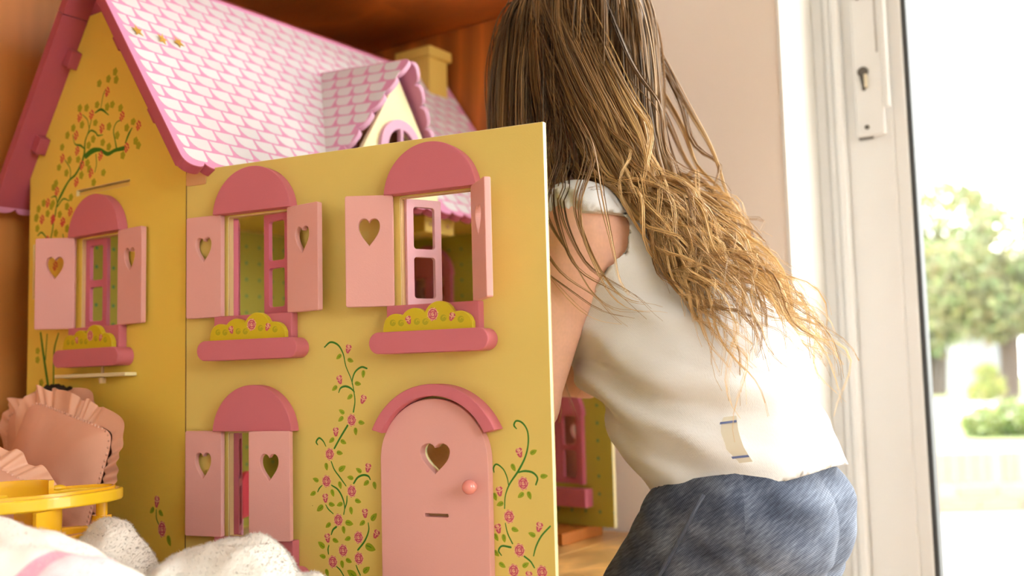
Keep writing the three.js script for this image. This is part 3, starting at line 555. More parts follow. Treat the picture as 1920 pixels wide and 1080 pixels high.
// the shingles: thin raised pads of white lacquer
const tileShape = (w, h) => { const s = new THREE.Shape(); s.moveTo(0.0002, -0.0004); s.lineTo(w, 0); s.lineTo(w, -h + 0.0035); s.quadraticCurveTo(w, -h, w - 0.0035, -h); s.lineTo(Math.min(w * 0.55, 0.0125), -h + 0.0004); s.quadraticCurveTo(0.0012, -h + 0.0014, 0.0002, -0.0004); return s; };
const TILE = extrude(tileShape(0.0262, 0.0165), 0.0005, 0, 4), HALF = extrude(tileShape(0.0112, 0.0165), 0.0005, 0, 4);
const tones = [0, 1, 2, 3].map((k) => { const m = M.tile.clone(); m.color.multiplyScalar([1, 0.97, 1.02, 0.95][k]); return m; });
{
  const rest = [], r = rng(11); let n = 0;
  for (let k = 0; k <= 16; k++) for (let i = -1; i < 24; i++) {
    const odd = k % 2, half = odd && i < 0, u = half ? -0.0244 : (odd ? -0.0105 : -0.0244) + 0.0288 * (i < 0 ? 99 : i), t = 0.3147 - 0.0189 * k;
    if (u + (half ? 0.0112 : 0.0262) > RU1 - 0.004 || t < 0.003) continue;
    const v = VM + t * 0.5624;                                        // the dormer stands on the middle of the slope
    if (v > -0.1 && Math.abs(u + 0.013 - 0.3055) < 0.004 + (v + 0.1) * 0.78) continue;
    const g = half ? HALF : TILE;
    const seen = u < 0.25 || (k > 5 && u > 0.36);
    if (seen && n < 230) { const m = mesh('shingle', g, tones[Math.floor(r() * 4)], roof); m.position.set(u, -t, -0.0001); n++; } else rest.push(g.clone().translate(u, -t, -0.0001));
  }
  mesh('shingles', mergeGeometries(rest), M.tile, roof).userData.kind = 'stuff';
  const b = []; for (let k = 0; k <= 12; k++) for (let i = 0; i < 23 - k % 2; i++) b.push(TILE.clone().translate(-0.0244 + 0.0144 * (k % 2) + 0.0288 * i, -(0.3147 - 0.0189 * k), -0.0001));
  mesh('shingles', mergeGeometries(b), M.tile, back).userData.kind = 'stuff';
}
// gold star stickers on the roof
const star = new THREE.Shape(); for (let i = 0; i < 10; i++) { const a = i * Math.PI / 5 + 0.3, q = i % 2 ? 0.0034 : 0.0084; star[i ? 'lineTo' : 'moveTo'](Math.cos(a) * q, Math.sin(a) * q); } star.closePath();
for (const [u, t, a, lift] of [[-0.0086, 0.1327, 0.2, 0.25], [0.0239, 0.1345, 1.1, 0.5], [0.0473, 0.1312, 0.6, 0.3]]) { const m = mesh('star_sticker', extrude(star, 0.0004), M.gold, roof, 'small gold star sticker'); m.position.set(u, -t, 0.0022); m.rotation.set(lift * 0.5, lift * 0.4, a); }
// dormer: yellow front with an arched window, two tiled slopes with scalloped barge edges
{
  const D = part('dormer', (() => {
    const s = new THREE.Shape(), c = 0.3055; s.moveTo(c - 0.079, 0.238 + H); s.lineTo(c + 0.079, 0.238 + H); s.lineTo(c + 0.079, 0.280 + H); s.lineTo(c, 0.402 + H); s.lineTo(c - 0.079, 0.280 + H); s.closePath();
    const w = new THREE.Path(); w.moveTo(c + 0.029, 0.282 + H); w.absarc(c, 0.303 + H, 0.029, 0, Math.PI, false); w.lineTo(c - 0.029, 0.282 + H); w.closePath(); s.holes.push(w);
    return extrude(s, 0.007, 0.0004, 24).translate(0, 0, 0.030);
  })(), M.yellowEdge, 'yellow dormer with an arched pink window');
  const c = 0.3055, frame = new THREE.Shape(); frame.moveTo(c - 0.040, 0.268 + H); frame.lineTo(c + 0.040, 0.268 + H); frame.absarc(c, 0.303 + H, 0.040, 0, Math.PI, false);
  for (const s of [-1, 1]) { const p = new THREE.Path(); p.moveTo(c + s * 0.0028, 0.279 + H); p.lineTo(c + s * 0.027, 0.279 + H); p.lineTo(c + s * 0.027, 0.303 + H); p.quadraticCurveTo(c + s * 0.024, 0.327 + H, c + s * 0.0028, 0.330 + H); p.closePath(); frame.holes.push(p); }
  mesh('dormer_window', extrude(frame, 0.006, 0.0006, 24).translate(0, 0, 0.0366), M.barge, D);
  mesh('dormer_shade_panel', box(0.10, 0.08, 0.005, c, 0.295 + H, 0.012), M.chip, D);  // dark panel behind the panes, painted for the shade inside the dormer
  // each slope: x runs from the roof out to the barge edge, y up the slope
  const L = 0.185, W = 0.158, ridgeY = 0.4215 + H, lean = Math.atan2(0.124, 0.082);
  for (const s of [-1, 1]) {
    const sh = new THREE.Shape(), n = 6, w = L / n, front = 0.057, fx = (t) => front - t * 0.135;   // t down the slope
    sh.moveTo(-0.125, 0); sh.lineTo(front, 0);
    for (let i = 0; i < n; i++) { const a = i * w, b = a + w; sh.quadraticCurveTo(fx(a + 0.2 * w) + 0.0105, -(a + 0.10 * w), fx(a + 0.5 * w) + 0.0085, -(a + 0.5 * w)); sh.quadraticCurveTo(fx(b) + 0.009, -(b - 0.10 * w), fx(b), -b); }
    sh.lineTo(-0.006, -L); sh.closePath();
    const g = extrude(sh, 0.0072, 0.0012, 6);
    const m = part('dormer_slope', g, [M.roofPink, M.barge]);
    // basis: x -> v, y -> up the slope towards the ridge, z -> outwards
    const X = new THREE.Vector3(0, -0.075, 0.997).normalize(), Yv = new THREE.Vector3(-s * Math.cos(lean), Math.sin(lean), 0), Z = new THREE.Vector3().crossVectors(X, Yv).normalize(), Y2 = new THREE.Vector3().crossVectors(Z, X);
    const out = Z.x * s > 0 ? 0 : 1;
    m.matrix.makeBasis(X, Y2, Z); m.matrix.setPosition(c, ridgeY, 0); m.matrix.decompose(m.position, m.quaternion, m.scale);
    if (out) g.translate(0, 0, -0.0072);
    for (let k = 0; k < 9; k++) for (let i = 0; i < 8; i++) {
      const t = 0.003 + k * 0.0189, x0 = fx(t + 0.008) - 0.0035 - (k % 2 ? 0.0144 : 0) - (i + (k % 2 ? 0 : 1)) * 0.0288 + (k % 2 ? 0.0144 - 0.0144 : 0);
      const first = k % 2 && i === 0, wT = first ? 0.0112 : 0.0262, x = first ? fx(t + 0.008) - 0.0035 - 0.0112 : x0 + (k % 2 ? 0.0288 - 0.0028 : 0) ;
      const vEdge = -0.0985 + t * 0.78 * 0.76;
      if (x < vEdge + 0.001 || t + 0.0165 > L) continue;
      const q = mesh('shingle', first ? HALF : TILE, M.tile, m); q.position.set(x, -t, out ? -0.0071 : 0.0071); if (out) { q.rotation.y = Math.PI; q.position.x += wT; }
    }
  }
}
// chimney
part('chimney', mergeGeometries([rbox(0.047, 0.105, 0.062, 0.001, 0.5885, 0.4755 + H, -0.152), rbox(0.058, 0.017, 0.074, 0.0014, 0.5885, 0.5355 + H, -0.152)]), M.yellow, 'square yellow chimney with a flat cap');

// toy furniture seen through the lower window
{
  const red = paint(rgb(0.62, 0.06, 0.09), 0.4), pinkLeg = paint(rgb(0.72, 0.30, 0.42), 0.4);
  const b = group('toy_chair', 0.147, YB + 0.006, -0.105, 0.5);
  tag(b, 'red toy chair with a heart on its back inside the dollhouse', 'toy chair');
  const back_ = new THREE.Shape(); back_.moveTo(-0.03, 0); back_.lineTo(0.03, 0); back_.lineTo(0.032, 0.04); back_.quadraticCurveTo(0.016, 0.056, 0, 0.048); back_.quadraticCurveTo(-0.016, 0.056, -0.032, 0.04); back_.closePath();
  mesh('backrest', extrude(back_, 0.005, 0.0006).translate(0, 0.052, 0.022), red, b);
  mesh('heart', extrude(heart(0, 0.080, 0.018, 0.018, THREE.Shape), 0.0012).translate(0, 0, 0.0268), paint(rgb(0.36, 0.02, 0.05)), b);
  mesh('seat', rbox(0.060, 0.006, 0.052, 0.0015, 0, 0.050, -0.002), red, b);
  for (const x of [-0.025, 0.025]) for (const z of [-0.022, 0.022]) mesh('leg', new THREE.CylinderGeometry(0.0035, 0.003, 0.047, 10).translate(x, 0.0235, z), pinkLeg, b);
}
// ---------- the girl: her own frame stands on the floor, x to her right, z behind her
const girl = group('person', 0.291, FLOOR, 0.50);
tag(girl, 'girl with long wavy brown hair in a white top and jeans, bending into the dollhouse', 'person');
const skinTex = dataTexture(256, 256, (x, y) => { const k = 1 + 0.02 * noise(x * 14, y * 14, 2) + 0.02 * noise(x * 50, y * 50, 5); return [0.95 * k, 0.76 * k, 0.66 * k * (1 + 0.03 * noise(x * 9, y * 9, 11))]; }, 3);
const skin = new THREE.MeshPhysicalMaterial({ map: scaled(skinTex, 6, 6), color: rgb(0.92, 0.90, 0.90), roughness: 0.5, specularIntensity: 0.5, sheen: 0.3, sheenColor: rgb(1, 0.8, 0.7), sheenRoughness: 0.5 });
const SHO = [0.105, 0.812, -0.130];
const Larm = [[-0.100, 0.812, -0.128], [-0.132, 0.635, -0.172], [-0.085, 0.575, -0.325]], Rarm = [[0.100, 0.812, -0.132], [0.100, 0.668, -0.240], [0.030, 0.655, -0.385]];
const HEADC = [0, 1.030, -0.180], TILT = 0.42;
const head = (() => {
  const c = Math.cos(TILT), s = Math.sin(TILT);
  return (x, y, z) => {                                        // into the head's own frame: -z is where the face looks
    const dy = y - HEADC[1], dz = z - HEADC[2], X = x - HEADC[0], Y = dy * c - dz * s, Z = dy * s + dz * c, ax = Math.abs(X);
    let d = ball(X, Y, Z, [0, 0.022, 0.010], [0.066, 0.072, 0.079]);
    d = smin(d, ball(X, Y, Z, [0, -0.030, -0.030], [0.056, 0.062, 0.052]), 0.04);
    d = smin(d, ball(X, Y, Z, [0, -0.076, -0.050], [0.022, 0.016, 0.020]), 0.03);
    d = smin(d, cone(ax, Y, Z, [0.036, -0.034, -0.052], [0.030, -0.045, -0.048], 0.020, 0.018), 0.02);
    d = smin(d, cone(X, Y, Z, [0, 0.000, -0.079], [0, -0.030, -0.090], 0.006, 0.0095), 0.012);
    d = smin(d, cone(ax, Y, Z, [0.000, -0.033, -0.085], [0.009, -0.034, -0.080], 0.006, 0.005), 0.006);
    d = smin(d, cone(ax, Y, Z, [0.010, 0.014, -0.076], [0.040, 0.012, -0.062], 0.006, 0.006), 0.012);
    d = -smin(-d, ball(ax, Y, Z, [0.028, 0.000, -0.080], [0.013, 0.008, 0.010]), 0.008);
    d = smin(d, cone(ax, Y, Z, [0.000, -0.052, -0.0805], [0.013, -0.053, -0.074], 0.0045, 0.003), 0.004);
    d = smin(d, cone(ax, Y, Z, [0.000, -0.060, -0.0790], [0.011, -0.058, -0.074], 0.0052, 0.003), 0.004);
    d = smin(d, ball(ax, Y, Z, [0.071, -0.006, 0.006], [0.007, 0.026, 0.015]), 0.006);
    return -smin(-d, ball(ax, Y, Z, [0.078, -0.004, 0.002], [0.006, 0.014, 0.008]), 0.004);
  };
})();
const torsoCore = (x, y, z, r) => {
  const q = x / 1.10;
  let d = cone(q, y, z, [0, 0.525, 0.016], [0, 0.650, -0.036], 0.068 + r, 0.070 + r);
  d = smin(d, cone(q, y, z, [0, 0.650, -0.036], [0, 0.760, -0.105], 0.070 + r, 0.078 + r), 0.05);
  return smin(d, cone(Math.abs(x), y, z, [0.03, 0.805, -0.122], [0.082, 0.806, -0.130], 0.048 + r * 0.8, 0.040 + r * 0.7), 0.05);
};
const LEG = { hip: [0.054, 0.525, 0.006], knee: [0.070, 0.330, -0.140], ankle: [0.068, 0.070, -0.030] };
const body = (x, y, z) => {
  const ax = Math.abs(x);
  let d = torsoCore(x, y, z, 0);
  d = smin(d, cone(x, y, z, [0, 0.80, -0.128], [0, 0.955, -0.165], 0.042, 0.036), 0.035);
  for (const A of [Larm, Rarm]) {
    d = smin(d, cone(x, y, z, A[0], A[1], 0.037, 0.029), 0.022);
    d = smin(d, cone(x, y, z, A[1], A[2], 0.029, 0.0195), 0.012);
  }
  d = smin(d, cone(ax, y, z, LEG.hip, LEG.knee, 0.055, 0.044), 0.03);
  d = smin(d, cone(ax, y, z, LEG.knee, LEG.ankle, 0.044, 0.026), 0.02);
  d = smin(d, cone(ax, y, z, [0.068, 0.030, -0.020], [0.072, 0.022, -0.140], 0.030, 0.021), 0.02);
  return smin(d, ball(ax, y, z, [0.068, 0.03, -0.01], [0.028, 0.03, 0.036]), 0.02);
};
// a hand: palm and five bent fingers from the wrist W along the direction F, palm side P
function hand(W, F, P, thumbSide) {
  const f = new THREE.Vector3(...F).normalize(), p = new THREE.Vector3(...P); p.addScaledVector(f, -p.dot(f)).normalize();
  const s = new THREE.Vector3().crossVectors(f, p).multiplyScalar(thumbSide), w = new THREE.Vector3(...W);
  const at = (a, b, c) => w.clone().addScaledVector(f, a).addScaledVector(s, b).addScaledVector(p, c).toArray();
  const bones = [];
  for (let i = 0; i < 4; i++) {
    const b = [0.018, 0.006, -0.006, -0.017][i], L = [0.038, 0.043, 0.040, 0.031][i], k = 0.9 + 0.12 * i;
    bones.push([at(0.052, b, 0), at(0.052 + L * 0.46, b * 1.12, 0.006 * k), 0.0073, 0.0066], [at(0.052 + L * 0.46, b * 1.12, 0.006 * k), at(0.052 + L * 0.76, b * 1.15, 0.017 * k), 0.0066, 0.006], [at(0.052 + L * 0.76, b * 1.15, 0.017 * k), at(0.052 + L * 0.86, b * 1.13, 0.027 * k), 0.006, 0.0052]);
  }
  bones.push([at(0.014, 0.016, 0.004), at(0.034, 0.032, 0.012), 0.0085, 0.0075], [at(0.034, 0.032, 0.012), at(0.052, 0.035, 0.022), 0.0072, 0.006]);
  const palm = [[at(0, 0, 0), at(0.048, 0.016, 0), 0.0135, 0.0095], [at(0, 0, 0), at(0.048, 0.003, 0), 0.0135, 0.0095], [at(0, 0, 0), at(0.046, -0.013, 0), 0.0135, 0.009]];
  const field = (x, y, z) => {
    let d = 9;
    for (const b of palm) d = smin(d, cone(x, y, z, ...b), 0.008);
    let g = 9;
    for (const b of bones) g = Math.min(g, cone(x, y, z, ...b));
    return smin(d, g, 0.004);
  };
  const c = at(0.045, 0.005, 0.008);
  return surfaceNet(field, c.map((q) => q - 0.062), c.map((q) => q + 0.062), 0.0032);
}
{
  const lo = [-0.20, -0.01, -0.42], hi = [0.20, 0.99, 0.16];
  const g = [surfaceNet(body, lo, hi, 0.0105), surfaceNet((x, y, z) => Math.max(smin(head(x, y, z), cone(x, y, z, [0, 0.86, -0.14], [0, 0.965, -0.165], 0.040, 0.036), 0.03), 0.90 - y), [-0.10, 0.89, -0.32], [0.10, 1.16, -0.06], 0.0038),
    hand(Larm[2], [0.35, -0.35, -1], [0.6, -0.8, 0], 1), hand(Rarm[2], [-0.4, -0.1, -1], [-0.5, -0.9, 0], -1)];
  mesh('body', uvBy(mergeGeometries(g), (x, y, z) => [x + z, y]), skin, girl);
  const eyeWhite = new THREE.MeshPhysicalMaterial({ color: rgb(0.8, 0.78, 0.75), roughness: 0.1 }), iris = new THREE.MeshPhysicalMaterial({ color: rgb(0.10, 0.05, 0.025), roughness: 0.08 });
  const c = Math.cos(TILT), s = Math.sin(TILT), out = (X, Y, Z) => [X + HEADC[0], Y * c + Z * s + HEADC[1], -Y * s + Z * c + HEADC[2]];
  for (const k of [-1, 1]) { mesh('eye', new THREE.SphereGeometry(0.0105, 20, 14).translate(...out(0.028 * k, 0.000, -0.0675)), eyeWhite, girl); mesh('iris', new THREE.SphereGeometry(0.0052, 16, 12).translate(...out(0.0278 * k, -0.0015, -0.0735)), iris, girl); }
}
// the top: a loose white jersey with cap sleeves; folds run from the armpit to the hip
const hemAt = (x, z) => 0.551 + 0.20 * z + 0.002 * Math.sin(x * 30 + z * 20) + (z < -0.03 ? 0.06 * (z + 0.03) : 0);
const foldsAt = (x, y, z) => {
  const s = z * 0.93 - y * 0.37, q = z * 0.37 + y * 0.93;   // along and across the pull
  const low = smooth(0.80 - y, 0.0, 0.16);
  const near = 1 - smooth(z, -0.06, 0.06);
  return low * smooth(y, hemAt(x, z) - 0.02, hemAt(x, z) + 0.05) * (0.0030 * (0.25 + near) * Math.sin(q * 118 + 4 * noise(s * 9, q * 4, x * 6) + x * 14) + 0.0085 * noise(s * 7 + 2, q * 30, x * 9 + 3) + 0.004 * noise(s * 16, q * 55, x * 14)) + 0.0012 * noise(x * 30, y * 30, z * 30);
};
const shirtBody = (x, y, z) => {
  const q = x / 1.16;
  let d = cone(q, y, z, [0, 0.520, 0.024], [0, 0.650, -0.036], 0.084, 0.090);
  d = smin(d, cone(q, y, z, [0, 0.650, -0.036], [0, 0.765, -0.105], 0.090, 0.089), 0.05);
  d = smin(d, cone(Math.abs(x), y, z, [0.03, 0.812, -0.123], [0.082, 0.812, -0.130], 0.050, 0.044), 0.05);
  d = smin(d, ball(x, y, z, [0, 0.695, -0.122], [0.07, 0.05, 0.060]), 0.05);
  return d - foldsAt(x, y, z) - 0.005 * smooth(0.63 - y, 0, 0.07);
};
const sleeve = (x, y, z) => {
  let d = 9;
  for (const A of [Larm, Rarm]) {
    const dir = [A[1][0] - A[0][0], A[1][1] - A[0][1], A[1][2] - A[0][2]], l = Math.hypot(...dir), t = ((x - A[0][0]) * dir[0] + (y - A[0][1]) * dir[1] + (z - A[0][2]) * dir[2]) / l;
    const sx = Math.sign(A[0][0]), a = Math.atan2(z - A[0][2], (x - A[0][0]) * sx);
    d = Math.min(d, Math.max(cone(x, y, z, A[0], A[1], 0.050 + 0.03 * Math.max(t, 0), 0.046), Math.abs(x) - (0.097 + 0.036 * smooth(y, 0.765, 0.84) + 0.0028 * Math.sin(a * 13 + y * 150)), t - 0.060));
  }
  return d;
};
const shirt = (x, y, z) => {
  const d = smin(shirtBody(x, y, z), sleeve(x, y, z), 0.012), neck = Math.hypot(x, z + 0.155, (y - 0.87) * 0.7) - 0.045;
  let hole = 9;
  for (const A of [Larm, Rarm]) if (A[0][0] * x > 0) hole = Math.max(cone(x, y, z, [A[0][0], A[0][1] - 0.012, A[0][2] + 0.008], [lerp(A[0][0], A[1][0], 0.3), lerp(A[0][1], A[1][1], 0.3), lerp(A[0][2], A[1][2], 0.3) + 0.006], 0.049, 0.030), 0.078 - Math.abs(x), y - 0.822);
  return Math.max(d, hemAt(x, z) - y, -neck, -hole);
};
const knitTex = dataTexture(128, 128, (x, y) => 0.5 + 0.25 * Math.sin(x * Math.PI * 64) * Math.sin(y * Math.PI * 64) + 0.25 * noise(x * 40, y * 40, 6));
const jersey = new THREE.MeshPhysicalMaterial({ color: rgb(0.76, 0.77, 0.79), roughness: 0.85, bumpMap: scaled(knitTex, 12, 12), bumpScale: 0.0003, sheen: 0.25, sheenColor: rgb(1, 1, 1), sheenRoughness: 0.6 });
const top = mesh('top', uvBy(surfaceNet(shirt, [-0.20, 0.49, -0.27], [0.20, 0.885, 0.14], 0.0050), (x, y, z) => [x * 1.2 + z, y]), jersey, girl, 'white jersey top with frilled cap sleeves');
const onto = (f, p, lift = 0) => { let q = [...p]; for (let i = 0; i < 8; i++) { const g = gradient(f, ...q), d = f(...q) - lift; q = q.map((v, k) => v - g[k] * d * 0.9); } return q; };
{ // the folded care label sewn into the side seam, with its two lines of blue stitches
  const L = [[-0.2, 0.622, 0.024], [-0.2, 0.609, 0.028], [-0.2, 0.594, 0.034], [-0.2, 0.581, 0.040]].map(([, y, z]) => { let a = -0.2, b = 0; for (let i = 0; i < 30; i++) { const m = (a + b) / 2; if (shirtBody(m, y, z) > 0.0015) a = m; else b = m; } return [a, y, z]; });
  const w = [0.010, 0.001, -0.006];
  const strip = (a, b, o, l) => sheet((s, t) => { const i = Math.min(2, Math.floor(lerp(a, b, s) * 3)), f = lerp(a, b, s) * 3 - i; return [0, 1, 2].map((k) => lerp(L[i][k], L[i + 1][k], f) + (t - 0.5) * [0.002, 0.002, 0.0165][k] - (k === 0 ? o + l * Math.sin(lerp(a, b, s) * Math.PI) : 0)); }, 12, 3);
  const two = (m) => { m.side = THREE.DoubleSide; return m; };
  mesh('side_label', strip(0, 1, 0.0, 0.004), two(new THREE.MeshStandardMaterial({ color: rgb(0.86, 0.84, 0.74), roughness: 0.7 })), top, 'small white label with blue stitches');
  for (const [a, b] of [[0.10, 0.15], [0.84, 0.89]]) mesh('stitching', strip(a, b, 0.0008, 0.004), two(new THREE.MeshStandardMaterial({ color: rgb(0.16, 0.22, 0.5), roughness: 0.8 })), top);
}
// jeans
const jeansCore = (x, y, z) => {
  const ax = Math.abs(x);
  let d = cone(x / 1.16, y, z, [0, 0.585, 0.008], [0, 0.520, 0.008], 0.072, 0.080);
  const leg = smin(cone(ax, y, z, LEG.hip, LEG.knee, 0.079, 0.056), cone(ax, y, z, LEG.knee, LEG.ankle, 0.055, 0.043), 0.03);
  d = smin(d, leg, 0.03);
  d = smin(d, ball(x, y, z, [0, 0.512, 0.016], [0.085, 0.070, 0.050]), 0.03);
  return smin(d, ball(ax, y, z, [0.038, 0.503, 0.010], [0.066, 0.068, 0.058]), 0.05) ;
};
const jeans = (x, y, z) => {
  const ax = Math.abs(x), t = clamp((0.53 - y) / 0.2, 0, 1);
  let d = jeansCore(x, y, z) - 0.0022 * noise(ax * 26, y * 26, z * 26) - 0.0035 * noise(ax * 9, y * 30 + z * 22, z * 9);
  d += 0.011 * smooth(y, 0.530, 0.580);
  d += 0.003 * Math.exp(-(((y - 0.470) + 0.8 * (z - 0.08)) ** 2) / 0.00006) * smooth(z, 0.0, 0.05);   // fold under the seat
  return Math.max(d, y - hemAt(x, z) - 0.016, 0.055 - y);
};
const denimTex = dataTexture(1024, 1024, (x, y) => {
  const cl = noise(x * 9, y * 9, 3) + 0.6 * noise(x * 21, y * 21, 8), st = noise((x * 0.8 + y * 0.6) * 30, (y * 0.8 - x * 0.6) * 230, 5) * 0.6 + noise((x * 0.8 + y * 0.6) * 70, (y * 0.8 - x * 0.6) * 420, 1) * 0.5, twill = Math.sin((x + y) * Math.PI * 360) * 0.12;
  const k = clamp(0.36 + 0.30 * cl + 0.34 * st + twill, 0, 1);
  return [lerp(0.11, 0.67, k), lerp(0.15, 0.71, k), lerp(0.235, 0.78, k)];
}, 3);
const denim = new THREE.MeshPhysicalMaterial({ map: scaled(denimTex, 2.6, 2.6), roughness: 0.85, bumpMap: scaled(denimTex, 2.6, 2.6), bumpScale: 0.0004, sheen: 0.3, sheenColor: rgb(0.7, 0.8, 1), sheenRoughness: 0.5 });
const trousers = mesh('jeans', uvBy(surfaceNet(jeans, [-0.17, 0.045, -0.24], [0.17, 0.605, 0.15], 0.0065), (x, y, z) => [z * 0.9 + x * 0.35, y]), denim, girl, 'faded blue stonewashed jeans');
for (const k of [-1, 1]) {
  const line = []; for (let i = 0; i <= 22; i++) { const t = i / 22, y = lerp(0.585, 0.10, t), zc = t < 0.5 ? lerp(0.018, -0.135, t * 2) : lerp(-0.135, -0.03, t * 2 - 1); line.push(onto(jeansCore, [k * 0.2, y, zc], 0.002)); }
  mesh('side_seam', tube(line, 0.0022, 90, 6), denim, trousers);
}
// ---------- hair: locks that leave the scalp, lie on head, shoulders and back, and curl at the ends
const hairMat = new THREE.MeshPhysicalMaterial({ vertexColors: true, roughness: 0.32, specularIntensity: 1.0, specularColor: rgb(1, 0.86, 0.62) });
{
  const R = rng(77), c = Math.cos(TILT), s = Math.sin(TILT);
  const out = (X, Y, Z) => [X + HEADC[0], Y * c + Z * s + HEADC[1], -Y * s + Z * c + HEADC[2]];
  const solid = (x, y, z) => Math.min(head(x, y, z), shirtBody(x, y, z) - 0.001, sleeve(x, y, z), cone(x, y, z, Larm[0], Larm[1], 0.037, 0.029), cone(x, y, z, Rarm[0], Rarm[1], 0.037, 0.029), cone(x, y, z, [0, 0.80, -0.128], [0, 0.955, -0.165], 0.045, 0.040));
  const guides = [], N = 44, STEP = 0.0117;
  const LOCKS = 520;
  for (let k = 0; k < LOCKS; k++) {
    // roots cover the scalp down to the nape and the temples
    let X, Y, Z; do { const a = R() * 6.283, h = R() * 2 - 1; X = Math.sqrt(1 - h * h) * Math.cos(a); Y = h; Z = Math.sqrt(1 - h * h) * Math.sin(a); } while (Y < -0.30 || (Z < -0.55 && Y < 0.62) || (Z < 0.05 && Y < 0.0));
    let p = onto(head, out(X * 0.075, 0.022 + Y * 0.08, 0.012 + Z * 0.088), 0.002);
    if (k < 12) p = onto(head, out(-0.066, lerp(-0.01, 0.03, R()), lerp(-0.02, 0.022, R())), 0.002);
    const n0 = gradient(head, ...p), wisp = k < 12, part = wisp || X < 0 ? -1 : 1, back = wisp ? 0.10 + 0.12 * R() : smooth(Z, -0.12, 0.14);
    let d = [n0[0] * 0.3 + part * 0.5 * (Y > 0.3 ? 1 : 0.2), n0[1] * 0.3 + (Y > 0.3 ? 0 : -0.6), n0[2] * 0.3 + (Y > 0.3 ? 0.28 * (Z > -0.2 ? 1 : 0.3) : 0)];
    const layer = 0.0015 + 0.005 * R() * R() + 0.003 * Math.max(Y, 0), swing = 0.005 + 0.022 * Math.pow(R(), 1.6), ph = R() * 6.28, len = lerp(0.72, 1.0, R()) * lerp(0.88, 1, back), pts = [p], wob = 0.05 + 0.08 * R();
    const n = Math.round(N * len);
    for (let i = 0; i < n; i++) {
      const t = i / N, pull = p[1] > 0.90 ? 0.36 : 0.22;
      const gx = -0.10 * p[0] * (p[1] < 0.9 ? 6 : 0), early = X < 0.1 && Z < 0.55 ? 1 : 0, drift = back * (early ? smooth(t, 0.05, 0.18) : smooth(0.98 - p[1], 0, 0.10)) * lerp(0.20, 0.47, smooth(p[1], 0.70, 0.80)) - (1 - back) * 0.04;
      d = [d[0] * (1 - pull) + pull * (gx + wob * Math.sin(ph + i * 0.33)), d[1] * (1 - pull) - pull, d[2] * (1 - pull) + pull * (drift + wob * Math.cos(ph * 1.7 + i * 0.29))];
      let l = Math.hypot(...d); d = d.map((v) => v / l);
      p = p.map((v, q) => v + d[q] * STEP);
      const keep = layer + swing * smooth(t, 0.25, 0.9) * back, f = solid(...p);
      if (f < keep) {
        const g = gradient(solid, ...p); p = p.map((v, q) => v + g[q] * (keep - f));
        const into = d[0] * g[0] + d[1] * g[1] + d[2] * g[2]; if (into < 0) { d = d.map((v, q) => v - g[q] * into); l = Math.hypot(...d) || 1; d = d.map((v) => v / l); }
      }
      pts.push(p);
    }
    guides.push({ wisp, pts, ph, n, back, tone: R(), curl: 0.006 + 0.018 * Math.pow(R(), 1.3), turn: R() < 0.5 ? -1 : 1, rate: 0.16 + 0.20 * R(), coil: 2 + 7 * R() });
  }
  // loose wisps that hang from the near side of the head across the sleeve and the upper arm
  for (let k = 0; k < 9; k++) {
    const o = () => (R() - 0.5) * 0.022, f = k / 8, path = [out(-0.066, 0.01, 0.03 * f), [-0.092 + o() * 0.4, 0.945, -0.165 + 0.035 * f], [-0.122 + o(), 0.885, -0.165 + 0.07 * f + o()], [-0.142 + o() * 0.6, 0.825, -0.170 + 0.09 * f + o()], [-0.150 + o() * 0.5, 0.775, -0.150 + 0.085 * f + o()], [-0.142 + o(), 0.735, -0.105 + 0.07 * f + o()], [-0.128 + o(), 0.715, -0.060 + 0.06 * f + o()]];
    const curve = new THREE.CatmullRomCurve3(path.map((q) => new THREE.Vector3(...q))), n = 34, pts = [];
    for (let i = 0; i <= n; i++) { let q = curve.getPoint(i / n).toArray(); const d = solid(...q); if (d < 0.003) { const g = gradient(solid, ...q); q = q.map((v, j) => v + g[j] * (0.003 - d)); } pts.push(q); }
    guides.push({ wisp: true, pts, ph: R() * 6, n, back: 0.6, tone: R(), curl: 0.004 + 0.006 * R(), turn: k % 2 ? 1 : -1, rate: 0.10 + 0.1 * R(), coil: 3 + 3 * R() });
  }
  const P = [], C = [], I = [], SIDES = 3, each = 11;
  const dark = [0.058, 0.029, 0.013], mid = [0.33, 0.18, 0.076], fair = [0.86, 0.59, 0.28];
  for (const G of guides) for (let q = 0; q < (G.wisp ? 4 : each); q++) {
    const a0 = R() * 6.28, r0 = Math.sqrt(R()), tone = clamp(G.tone * 0.7 + 0.3 * R(), 0, 1), stray = R() < 0.06 ? 2.6 : 1, cut = Math.round(G.n * lerp(0.80, 1, R())), wid = lerp(0.00045, 0.00085, R()), ph2 = G.ph + (R() - 0.5) * 0.35;
    let base = P.length / 3; let last = null;
    for (let i = 0; i <= cut; i++) {
      const t = i / G.n, A = G.pts[i], B = G.pts[Math.min(i + 1, G.n)], Z = G.pts[Math.max(i - 1, 0)];
      let T = [B[0] - Z[0], B[1] - Z[1], B[2] - Z[2]]; let l = Math.hypot(...T) || 1; T = T.map((v) => v / l);
      let Nn = [T[1], -T[0], 0]; l = Math.hypot(...Nn); Nn = l < 0.05 ? [1, 0, 0] : Nn.map((v) => v / l);
      const Bn = [T[1] * Nn[2] - T[2] * Nn[1], T[2] * Nn[0] - T[0] * Nn[2], T[0] * Nn[1] - T[1] * Nn[0]];
      const spread = r0 * stray * (0.003 + 0.005 * Math.sin(Math.min(1, t * 1.5) * Math.PI)) * (1 - 0.55 * t), cu = G.curl * Math.pow(smooth(t, 0.40, 0.95), 1.2), ca = G.turn * (i * G.rate + G.coil * smooth(t, 0.5, 1.05)) + ph2;
      const on = Math.cos(a0) * spread + Math.cos(ca) * cu, ob = Math.sin(a0) * spread + Math.sin(ca) * cu;
